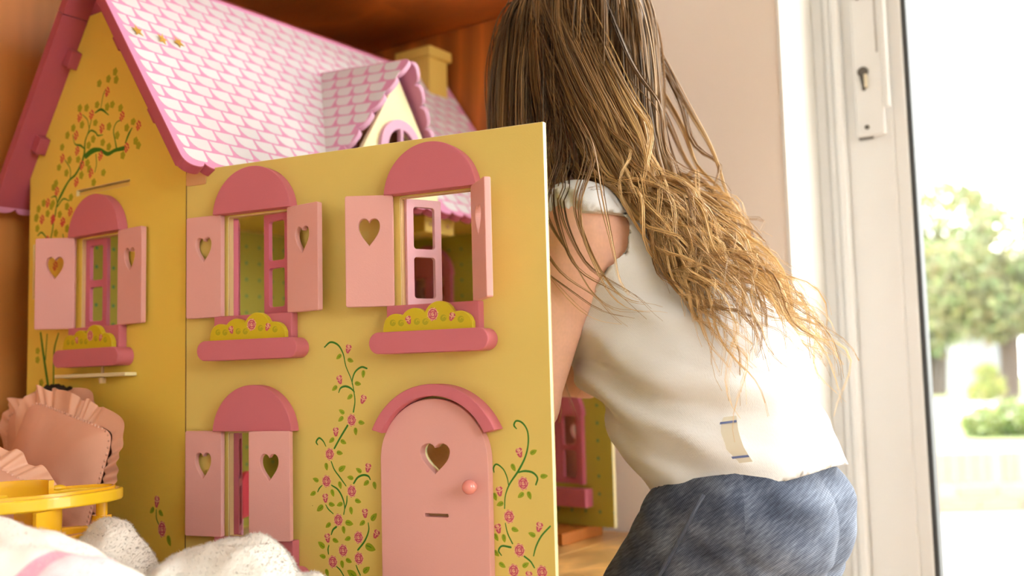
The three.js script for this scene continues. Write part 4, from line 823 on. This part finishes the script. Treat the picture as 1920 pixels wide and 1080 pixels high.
      const O = A.map((v, k) => v + Nn[k] * on + Bn[k] * ob), w = wid * (1 - 0.75 * smooth(i / cut, 0.6, 1));
      const light = clamp((smooth(t, 0.28, 0.85) * 0.58 + 0.17 * G.back) + (tone - 0.5) * 0.95 + 0.08, 0, 1), col = light < 0.5 ? dark.map((v, k) => lerp(v, mid[k], light * 2)) : mid.map((v, k) => lerp(v, fair[k], light * 2 - 1));  // tips fair by nature; back locks lightened for the light from the door
      for (let k = 0; k < SIDES; k++) { const a = k * 2.094 + a0; P.push(O[0] + (Nn[0] * Math.cos(a) + Bn[0] * Math.sin(a)) * w, O[1] + (Nn[1] * Math.cos(a) + Bn[1] * Math.sin(a)) * w, O[2] + (Nn[2] * Math.cos(a) + Bn[2] * Math.sin(a)) * w); C.push(...col); }
      if (last !== null) for (let k = 0; k < SIDES; k++) { const m = (k + 1) % SIDES, e = base + i * SIDES; I.push(e - SIDES + k, e - SIDES + m, e + k, e - SIDES + m, e + m, e + k); }
      last = i;
    }
  }
  const g = new THREE.BufferGeometry();
  g.setAttribute('position', new THREE.Float32BufferAttribute(P, 3)); g.setAttribute('color', new THREE.Float32BufferAttribute(C, 3)); g.setIndex(I); g.computeVertexNormals();
  const hair = mesh('hair', g, hairMat, girl, 'long wavy hair, dark brown above and fair at the curled ends');
  // the close undercoat on the scalp
  const cap = surfaceNet((x, y, z) => { const dy = y - HEADC[1], dz = z - HEADC[2], Y = dy * c - dz * s, Z = dy * s + dz * c; return Math.max(head(x, y, z) - 0.005, -(Y * 0.75 + Z * 0.8 + 0.012)); }, [-0.10, 0.90, -0.30], [0.10, 1.16, -0.06], 0.005);
  mesh('hair_undercoat', cap, new THREE.MeshStandardMaterial({ color: rgb(0.09, 0.045, 0.02), roughness: 0.6 }), hair);
  
}
// ---------- cushions, towels and the yellow toy on the left of the table
{
  const satinTex = dataTexture(256, 256, (x, y) => 0.5 + 0.3 * noise(x * 60, y * 60, 2) + 0.2 * Math.sin(x * 400) * Math.sin(y * 400));
  const cotton = new THREE.MeshPhysicalMaterial({ color: rgb(0.84, 0.46, 0.33), roughness: 0.75, bumpMap: scaled(satinTex, 6, 6), bumpScale: 0.0003, sheen: 0.4, sheenColor: rgb(1, 0.75, 0.65), sheenRoughness: 0.5 });
  const satin = new THREE.MeshPhysicalMaterial({ color: rgb(0.88, 0.52, 0.37), roughness: 0.34, anisotropy: 0.4, sheen: 0.4, sheenColor: rgb(1, 0.8, 0.7), side: THREE.DoubleSide });
  const thread = new THREE.MeshStandardMaterial({ color: rgb(0.85, 0.52, 0.40), roughness: 0.6 });
  // a square pillow of half size a, thickness th, with a gathered satin frill of width w
  function cushion(u, y, v, turn, lean, roll, a, th, w, seed, label) {
    const g = group('cushion', u, y, v, turn); g.rotation.order = 'YXZ'; g.rotation.x = lean; g.rotation.z = roll;
    tag(g, label, 'cushion');
    const edge = (p) => { const c = Math.cos(p), s = Math.sin(p), k = Math.pow(Math.abs(c) ** 11 + Math.abs(s) ** 11, -1 / 11); return [c * k * a, s * k * a]; };
    const face = (side) => sheet((s, t) => {
      const p = s * Math.PI * 2, [ex, ey] = edge(p), q = t, x = ex * q, yy = ey * q, f = Math.pow(1 - q ** 2.6, 0.6);
      const wr = 0.004 * noise(x * 26 + seed, yy * 26, seed) + 0.0025 * Math.sin(p * 34 + seed) * smooth(q, 0.75, 1) * (1 - q) * 5;
      return [x, yy, side * (0.002 + th * f * 0.5 + wr * f)];
    }, 160, 26);
    const fr = face(1), bk = face(-1); bk.setIndex([...bk.index.array].reverse()); bk.computeVertexNormals();
    mesh('cover', mergeGeometries([fr, bk]), cotton, g);
    mesh('frill', sheet((s, t) => {
      const p = s * Math.PI * 2, [ex, ey] = edge(p), l = Math.hypot(ex, ey), ph = p * 15 + 1.6 * Math.sin(p * 7 + seed), k = 1 + (t * w + 0.0025 * t * Math.sin(ph)) / l;
      return [ex * k, ey * k, 0.0006 + (0.0008 + 0.0022 * t) * Math.sin(ph) + 0.0012 * Math.sin(ph * 2.7) + 0.004 * t * noise(ex * 40, ey * 40, seed)];
    }, 900, 8), satin, g, 'gathered satin frill');
    const pts = []; for (let i = 0; i < 220; i++) { if (i % 2) continue; const p = i / 220 * Math.PI * 2, [ex, ey] = edge(p); pts.push(new THREE.SphereGeometry(0.0011, 5, 4).scale(1.6, 1.6, 1).translate(ex * 0.995, ey * 0.995, 0.0042)); }
    mesh('stitching', mergeGeometries(pts), thread, g).userData.kind = 'stuff';
    return g;
  }
  cushion(-0.067, 0.120, -0.136, -Math.PI / 2, -0.16, -0.21, 0.083, 0.052, 0.021, 3, 'peach cushion with a satin frill leaning on the yellow gable wall');
  cushion(-0.021, 0.128, -0.225, -Math.PI / 2, -0.05, 0.06, 0.080, 0.020, 0.020, 9, 'peach cushion mostly hidden, its corner showing above the cushion against the gable');
  cushion(-0.230, 0.108, -0.094, -TH + 0.1, -0.62, -0.55, 0.082, 0.050, 0.022, 17, 'peach cushion with a frill slumped in front at the left edge behind the yellow toy');
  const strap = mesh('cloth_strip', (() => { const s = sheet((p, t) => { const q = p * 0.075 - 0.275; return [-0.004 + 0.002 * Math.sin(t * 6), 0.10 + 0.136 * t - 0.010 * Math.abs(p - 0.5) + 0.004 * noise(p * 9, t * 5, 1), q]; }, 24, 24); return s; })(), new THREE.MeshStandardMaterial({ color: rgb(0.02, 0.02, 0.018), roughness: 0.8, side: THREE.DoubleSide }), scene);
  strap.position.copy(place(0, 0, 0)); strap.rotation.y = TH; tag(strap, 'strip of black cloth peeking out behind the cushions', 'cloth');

  // terry towels: lumpy folds with a nap of short loops
  const terryTex = dataTexture(256, 256, (x, y) => 0.5 + 0.5 * noise(x * 90, y * 90, 4));
  const terry = (c) => new THREE.MeshPhysicalMaterial({ color: c, roughness: 0.95, bumpMap: scaled(terryTex, 10, 10), bumpScale: 0.0003, sheen: 0.5, sheenColor: rgb(1, 1, 1), sheenRoughness: 0.7 });
  const lint = new THREE.MeshStandardMaterial({ color: rgb(0.26, 0.21, 0.19), roughness: 0.9 });
  function towel(name, label, cat, field, lo, hi, mat, tufts, seed, specks) {
    const g = group(name, -0.11, 0, 0.20, -TH); tag(g, label, cat);
    const f = (x, y, z) => Math.max(field(x, y, z), 0.0005 - y), geo = surfaceNet(f, lo, hi, 0.0046);
    mesh('cloth', uvBy(geo, (x, y, z) => [x + 0.5 * z, y + 0.5 * z]), mat, g);
    const R = rng(seed), tri = geo.index.array, p = geo.attributes.position, n = geo.attributes.normal, fibre = new THREE.ConeGeometry(0.00016, 0.0024, 3, 1, true).translate(0, 0.0009, 0), up = new THREE.Vector3(0, 1, 0), N3 = new THREE.Vector3(), im = shade(new THREE.InstancedMesh(fibre, mat, tufts)), m = new THREE.Matrix4(), q = new THREE.Quaternion();
    for (let i = 0; i < tufts; i++) {
      const t = Math.floor(R() * tri.length / 3) * 3, a = R(), b = R() * (1 - a), w = [a, b, 1 - a - b]; let P = [0, 0, 0];
      for (let k = 0; k < 3; k++) { P[0] += p.getX(tri[t + k]) * w[k]; P[1] += p.getY(tri[t + k]) * w[k]; P[2] += p.getZ(tri[t + k]) * w[k]; }
      N3.set(n.getX(tri[t]) + (R() - 0.5) * 1.3, n.getY(tri[t]) + (R() - 0.5) * 1.3, n.getZ(tri[t]) + (R() - 0.5) * 1.3).normalize(); q.setFromUnitVectors(up, N3); const s = 0.7 + 0.7 * R();
      m.compose(new THREE.Vector3(...P), q, new THREE.Vector3(s, s, s)); im.setMatrixAt(i, m);
    }
    im.name = 'terry_pile'; im.userData.kind = 'stuff'; g.add(im);
    if (specks) {
      const b = []; for (let i = 0; i < specks; i++) { const t = Math.floor(R() * tri.length / 3) * 3; b.push(new THREE.SphereGeometry(0.0003, 4, 3).scale(1 + R() * 1.4, 1, 1).translate(p.getX(tri[t]) + n.getX(tri[t]) * 0.0012, p.getY(tri[t]) + n.getY(tri[t]) * 0.0012, p.getZ(tri[t]) + n.getZ(tri[t]) * 0.0012)); }
      mesh('lint', mergeGeometries(b), lint, g).userData.kind = 'stuff';
    }
  }
  const lump = (x, y, z, k) => 0.006 * noise(x * 16 + k, y * 16, z * 16) + 0.003 * noise(x * 42, y * 42, z * 42 + k);
  towel('towel', 'white terry towel bunched up in front of the lower window', 'towel', (x, y, z) => {
    let d = ball(x, y, z, [-0.004, 0.026, 0.0], [0.052, 0.071, 0.055]);
    d = smin(d, ball(x, y, z, [0.030, 0.024, 0.008], [0.033, 0.065, 0.050]), 0.03);
    d = smin(d, ball(x, y, z, [0.074, 0.018, 0.004], [0.030, 0.052, 0.028]), 0.008);
    d = smin(d, ball(x, y, z, [-0.045, 0.028, 0.030], [0.026, 0.050, 0.036]), 0.03);
    return d - lump(x, y, z, 3);
  }, [-0.11, -0.005, -0.08], [0.12, 0.125, 0.085], terry(rgb(0.84, 0.81, 0.76)), 26000, 21, 0);
  towel('towel', 'terry towel greyed for shade and flecked with lint below the yellow toy', 'towel', (x, y, z) => {
    let d = ball(x, y, z, [-0.100, 0.038, -0.020], [0.038, 0.066, 0.040]);
    d = smin(d, ball(x, y, z, [-0.120, 0.036, -0.014], [0.043, 0.060, 0.038]), 0.03);
    return d - lump(x, y, z, 8);
  }, [-0.19, -0.005, -0.08], [-0.04, 0.125, 0.045], terry(rgb(0.74, 0.68, 0.62)), 14000, 22, 150);  // greyer copy of the white towel, its shade put into the colour
  const pinkTex = canvas(512, 512, (c, w, h) => {
    c.fillStyle = '#f1eae2'; c.fillRect(0, 0, w, h);
    c.fillStyle = '#f2a3b8'; c.strokeStyle = '#f2a3b8'; c.lineWidth = 30; c.lineCap = 'round';
    c.beginPath(); c.moveTo(210, 470); c.bezierCurveTo(215, 390, 260, 330, 300, 345); c.bezierCurveTo(345, 345, 385, 420, 390, 500); c.stroke();
    c.beginPath(); c.ellipse(235, 410, 20, 34, 0.7, 0, 7); c.fill(); c.beginPath(); c.ellipse(268, 365, 13, 20, -0.4, 0, 7); c.fill();
    c.globalAlpha = 0.45; c.beginPath(); c.ellipse(300, 440, 85, 90, 0.2, 0, 7); c.fill();
  });
  const pale = terry(rgb(1, 1, 1)); pale.map = scaled(pinkTex, 1 / 0.2, 1 / 0.2, 0.28 / 0.2, 0.03 / 0.2);
  towel('blanket', 'soft white blanket with a pink print heaped in the left foreground', 'blanket', (x, y, z) => {
    let d = ball(x, y, z, [-0.195, 0.030, 0.125], [0.180, 0.109, 0.078]);
    d = smin(d, ball(x, y, z, [-0.10, 0.025, 0.165], [0.13, 0.070, 0.045]), 0.03);
    return d - 0.004 * Math.sin((x * 0.7 + z) * 75 + 3 * noise(x * 9, y * 9, z * 9)) - lump(x, y, z, 14) * 0.7;
  }, [-0.37, -0.005, 0.03], [0.05, 0.15, 0.225], pale, 16000, 23, 0);

  // yellow plastic toy: two oval decks joined by posts
  const t = group('plastic_toy', -0.182, 0, 0.034);
  tag(t, 'yellow plastic toy with two oval decks and upright posts', 'toy');
  const plastic = new THREE.MeshPhysicalMaterial({ color: rgb(0.86, 0.47, 0.015), roughness: 0.22, clearcoat: 0.5, clearcoatRoughness: 0.1 }), bright = new THREE.MeshPhysicalMaterial({ color: rgb(0.88, 0.56, 0.02), roughness: 0.2, clearcoat: 0.5, clearcoatRoughness: 0.1 });
  const oval = (a, b, w) => { const s = new THREE.Shape(); s.absellipse(0, 0, a, b, 0, Math.PI * 2, false, 0); const p = new THREE.Path(); p.absellipse(0, 0, a - w, b - w, 0, Math.PI * 2, true, 0); if (w) s.holes.push(p); return s; };
  const flat = (s, h, y, bev = 0.0015) => extrude(s, h, bev, 48).rotateX(-Math.PI / 2).translate(0, y, 0);
  mesh('upper_deck', flat(oval(0.080, 0.040, 0.013), 0.0105, 0.1255), bright, t);
  mesh('deck_groove', flat(oval(0.073, 0.033, 0.003), 0.003, 0.1355, 0.0006), plastic, t);
  mesh('lower_deck', mergeGeometries([flat(oval(0.070, 0.037, 0.012), 0.009, 0.092), flat(oval(0.062, 0.030, 0), 0.004, 0.088, 0.0008)]), plastic, t);
  const arc = (r, a0, a1, th) => { const s = new THREE.Shape(); s.absarc(0, 0, r, a0, a1, false); s.absarc(0, 0, r - th, a1, a0, true); s.closePath(); return s; };
  mesh('windscreen', extrude(arc(0.06, -0.3, 1.9, 0.004), 0.020, 0.0006, 30).rotateX(-Math.PI / 2).scale(1.2, 1, 0.6).translate(-0.060, 0.128, -0.002), plastic, t);
  mesh('cabin_wall', extrude(arc(0.052, -1.3, 0.9, 0.004), 0.025, 0.0006, 30).rotateX(-Math.PI / 2).scale(1.1, 1, 0.75).translate(-0.042, 0.100, 0.004), plastic, t);
  for (const [x, z] of [[0.062, 0.0], [-0.062, 0.0]]) mesh('post', mergeGeometries([new THREE.CylinderGeometry(0.0050, 0.0055, 0.030, 20).translate(x, 0.113, z), new THREE.CylinderGeometry(0.0088, 0.0092, 0.013, 20).translate(x, 0.1045, z)]), plastic, t);
  mesh('knob', new THREE.SphereGeometry(0.0045, 14, 8).scale(1.6, 0.7, 1).translate(0.035, 0.1372, -0.027), bright, t);
  mesh('lever', new THREE.CylinderGeometry(0.003, 0.003, 0.028, 10).rotateZ(1.35).translate(-0.058, 0.116, 0.024), new THREE.MeshStandardMaterial({ color: rgb(0.07, 0.08, 0.08), roughness: 0.4 }), t, 'dark grey lever');
  mesh('button', rbox(0.022, 0.012, 0.014, 0.003, -0.072, 0.110, 0.014), new THREE.MeshPhysicalMaterial({ color: rgb(0.6, 0.02, 0.03), roughness: 0.3 }), t, 'red block');
  mesh('hull', new THREE.CylinderGeometry(0.055, 0.045, 0.088, 40, 1).scale(1, 1, 0.5).translate(0, 0.0445, 0), plastic, t);
}
// ---------- the garden beyond the patio door
{
  const PATIO = -0.12, yard = (name, g, m, label, cat, kind) => { const k = mesh(name, g, m, scene); if (label) tag(k, label, cat); if (kind) k.userData.kind = kind; return k; };
  const paving = new THREE.MeshStandardMaterial({ color: rgb(0.40, 0.38, 0.34), roughness: 0.85 });
  const flags = group('patio', 0, 0, 0); flags.position.set(0, 0, 0); flags.rotation.y = 0; structure(flags);
  mesh('paving', box(16, 0.2, 8.0, 6.6, PATIO - 0.1015, -2.6), paving, flags);
  const slab = rbox(0.594, 0.03, 0.594, 0.006), tone = [0, 1, 2].map((k) => { const m = paving.clone(); m.color.multiplyScalar(1 - 0.05 * k); return m; }), R = rng(9);
  for (let i = 0; i < 4; i++) for (let j = 0; j < 6; j++) { const m = mesh('paving_slab', slab, tone[Math.floor(R() * 3)], flags); m.position.set(1.6 + i * 0.6, PATIO - 0.013, -5.2 + j * 0.6); }
  const wall = group('garden_wall', 0, 0, 0); wall.position.set(0, PATIO, -5.67); wall.rotation.y = 0;
  tag(wall, 'low brick wall at the end of the patio', 'wall');
  mesh('mortar', box(4.4, 0.325, 0.19, 2.6, 0.1625, -0.1), new THREE.MeshStandardMaterial({ color: rgb(0.33, 0.29, 0.23), roughness: 0.9 }), wall);
  const clay = [0, 1, 2, 3].map((k) => new THREE.MeshStandardMaterial({ color: rgb([0.25, 0.21, 0.28, 0.24][k], [0.15, 0.12, 0.18, 0.155][k], [0.10, 0.085, 0.13, 0.11][k]), roughness: 0.9 }));
  const soldier = rbox(0.066, 0.166, 0.105, 0.004), stretcher = rbox(0.214, 0.064, 0.105, 0.004);
  for (let i = 0; i < 56; i++) { const b = mesh('brick', soldier, clay[Math.floor(R() * 4)], wall); b.position.set(0.5 + i * 0.0755, 0.2435, -0.048 + 0.004 * R()); }
  for (let c = 0; c < 2; c++) for (let i = 0; i < 19; i++) { const b = mesh('brick', stretcher, clay[Math.floor(R() * 4)], wall); b.position.set(0.6 + i * 0.2245 + c * 0.112, 0.036 + c * 0.075, -0.048 + 0.004 * R()); }
  yard('ground', box(160, 0.1, 160, 0, PATIO - 0.26, 0), new THREE.MeshStandardMaterial({ color: rgb(0.16, 0.15, 0.10), roughness: 1 }), null, null, 'structure');
  yard('lawn', box(60, 0.3, 60, 20, EYE - 0.52 - 0.15, -36), new THREE.MeshStandardMaterial({ color: rgb(0.16, 0.19, 0.07), roughness: 1 }), null, null, 'structure');
  yard('path', box(30, 0.04, 5.5, 14, EYE - 0.52 + 0.005, -13.5), paving, null, null, 'structure');
  // foliage: thousands of small folded leaves on a branching trunk
  const leafGeo = new THREE.BufferGeometry();
  leafGeo.setAttribute('position', new THREE.Float32BufferAttribute([0, 0, 0, 0.5, 0.45, 0.12, 0, 1.1, 0, -0.5, 0.45, 0.12], 3)); leafGeo.setIndex([0, 1, 2, 0, 2, 3]); leafGeo.computeVertexNormals();
  function foliage(parent, blobs, count, size, color, seed) {
    const r = rng(seed), mat = new THREE.MeshPhysicalMaterial({ color, roughness: 0.8, transmission: 0.35, thickness: 0, side: THREE.DoubleSide }), im = shade(new THREE.InstancedMesh(leafGeo, mat, count)), m = new THREE.Matrix4(), q = new THREE.Quaternion(), e = new THREE.Euler(), c = new THREE.Color();
    for (let i = 0; i < count; i++) {
      const b = blobs[Math.floor(r() * blobs.length)], a = r() * 6.283, h = r() * 2 - 1, k = Math.cbrt(0.25 + 0.75 * r()), s = size * (0.6 + 0.8 * r());
      e.set(r() * 6.28, r() * 6.28, r() * 6.28); q.setFromEuler(e);
      m.compose(new THREE.Vector3(b[0] + Math.sqrt(1 - h * h) * Math.cos(a) * k * b[3], b[1] + h * k * b[3] * 0.85, b[2] + Math.sqrt(1 - h * h) * Math.sin(a) * k * b[3]), q, new THREE.Vector3(s, s, s));
      im.setMatrixAt(i, m); im.setColorAt(i, c.setRGB(0.75 + 0.5 * r(), 0.8 + 0.4 * r(), 0.7 + 0.5 * r()));
    }
    im.name = 'foliage'; im.userData.kind = 'stuff'; parent.add(im);
  }
  const bark = new THREE.MeshStandardMaterial({ color: rgb(0.06, 0.045, 0.035), roughness: 0.95 });
  function tree(x, z, h, trunk, blobs, count, size, color, seed, label) {
    const t = group('tree', 0, 0, 0); t.position.set(x, EYE - 0.52, z); t.rotation.y = 0; tag(t, label, 'tree');
    const parts = [tube([[0, -0.1, 0], [0.05, h * 0.4, 0.03], [-0.04, h, 0]], trunk, 16, 8)];
    for (const b of blobs) parts.push(tube([[0, h * 0.75, 0], [b[0] * 0.5, (h + b[1]) * 0.5, b[2] * 0.5], [b[0], b[1], b[2]]], trunk * 0.35, 8, 5));
    mesh('trunk', mergeGeometries(parts), bark, t); foliage(t, blobs, count, size, color, seed);
  }
  tree(7.75, -16.2, 2.0, 0.16, [[-0.9, 1.9, 0.2, 0.75], [0.1, 2.4, 0.0, 0.85], [0.9, 1.9, 0.3, 0.8], [0.3, 1.5, -0.4, 0.7], [-0.35, 1.45, 0.3, 0.6], [1.3, 2.6, 0, 0.6]], 9000, 0.10, rgb(0.17, 0.19, 0.08), 41, 'leafy garden tree seen through the glass, its trunk in view');
  tree(8.6, -21.0, 2.6, 0.2, [[-0.7, 2.6, 0, 1.2], [0.2, 3.5, 0.2, 1.1], [0.7, 2.2, 0.3, 1.0], [-0.4, 1.6, 0.2, 1.0]], 8000, 0.13, rgb(0.22, 0.24, 0.11), 42, 'paler tree farther back beside the door frame');
  const shrub = (name, label, x, z, blobs, n, s, col, seed) => { const g = group(name, 0, 0, 0); g.position.set(x, EYE - 0.52, z); g.rotation.y = 0; tag(g, label, 'shrub'); mesh('stem', mergeGeometries(blobs.map((b) => tube([[0, -0.05, 0], [b[0] * 0.4, b[1] * 0.5, b[2] * 0.5], [b[0], b[1], b[2]]], 0.012, 6, 5))), bark, g); foliage(g, blobs, n, s, col, seed); };
  shrub('shrub', 'low rounded green shrub behind the brick wall', 3.72, -7.9, [[-0.15, 0.10, 0, 0.16], [0.1, 0.14, 0, 0.17], [0.35, 0.15, 0.05, 0.18], [0.6, 0.14, 0, 0.18]], 3200, 0.035, rgb(0.14, 0.19, 0.03), 43);
  shrub('shrub', 'small yellow green bush at the foot of the tree', 7.15, -15.6, [[0, 0.45, 0, 0.16], [0.05, 0.25, 0, 0.2], [-0.1, 0.15, 0, 0.2]], 1200, 0.06, rgb(0.22, 0.25, 0.03), 44);
  // pale outbuilding far off
  const b = group('outbuilding', 0, 0, 0); b.position.set(11.1, EYE - 0.52, -27); b.rotation.y = 0.1; tag(b, 'pale outbuilding with a shallow roof far behind the trees', 'building');
  const render_ = new THREE.MeshStandardMaterial({ color: rgb(0.25, 0.26, 0.27), roughness: 0.9 });
  mesh('walls', box(2.6, 1.6, 3, 0, 0.8, 0), render_, b);
  const rf = new THREE.Shape(); rf.moveTo(-1.5, 0); rf.lineTo(1.5, 0); rf.lineTo(0.0, 0.62); rf.closePath();
  mesh('roof', extrude(rf, 3.3).translate(0, 1.6, -1.65), new THREE.MeshStandardMaterial({ color: rgb(0.13, 0.135, 0.15), roughness: 0.8 }), b);
  mesh('door', box(0.9, 1.2, 0.05, 0.4, 0.6, 1.52), new THREE.MeshStandardMaterial({ color: rgb(0.12, 0.13, 0.15), roughness: 0.6 }), b);
}

scene.updateMatrixWorld(true);
renderer.render(scene, camera);
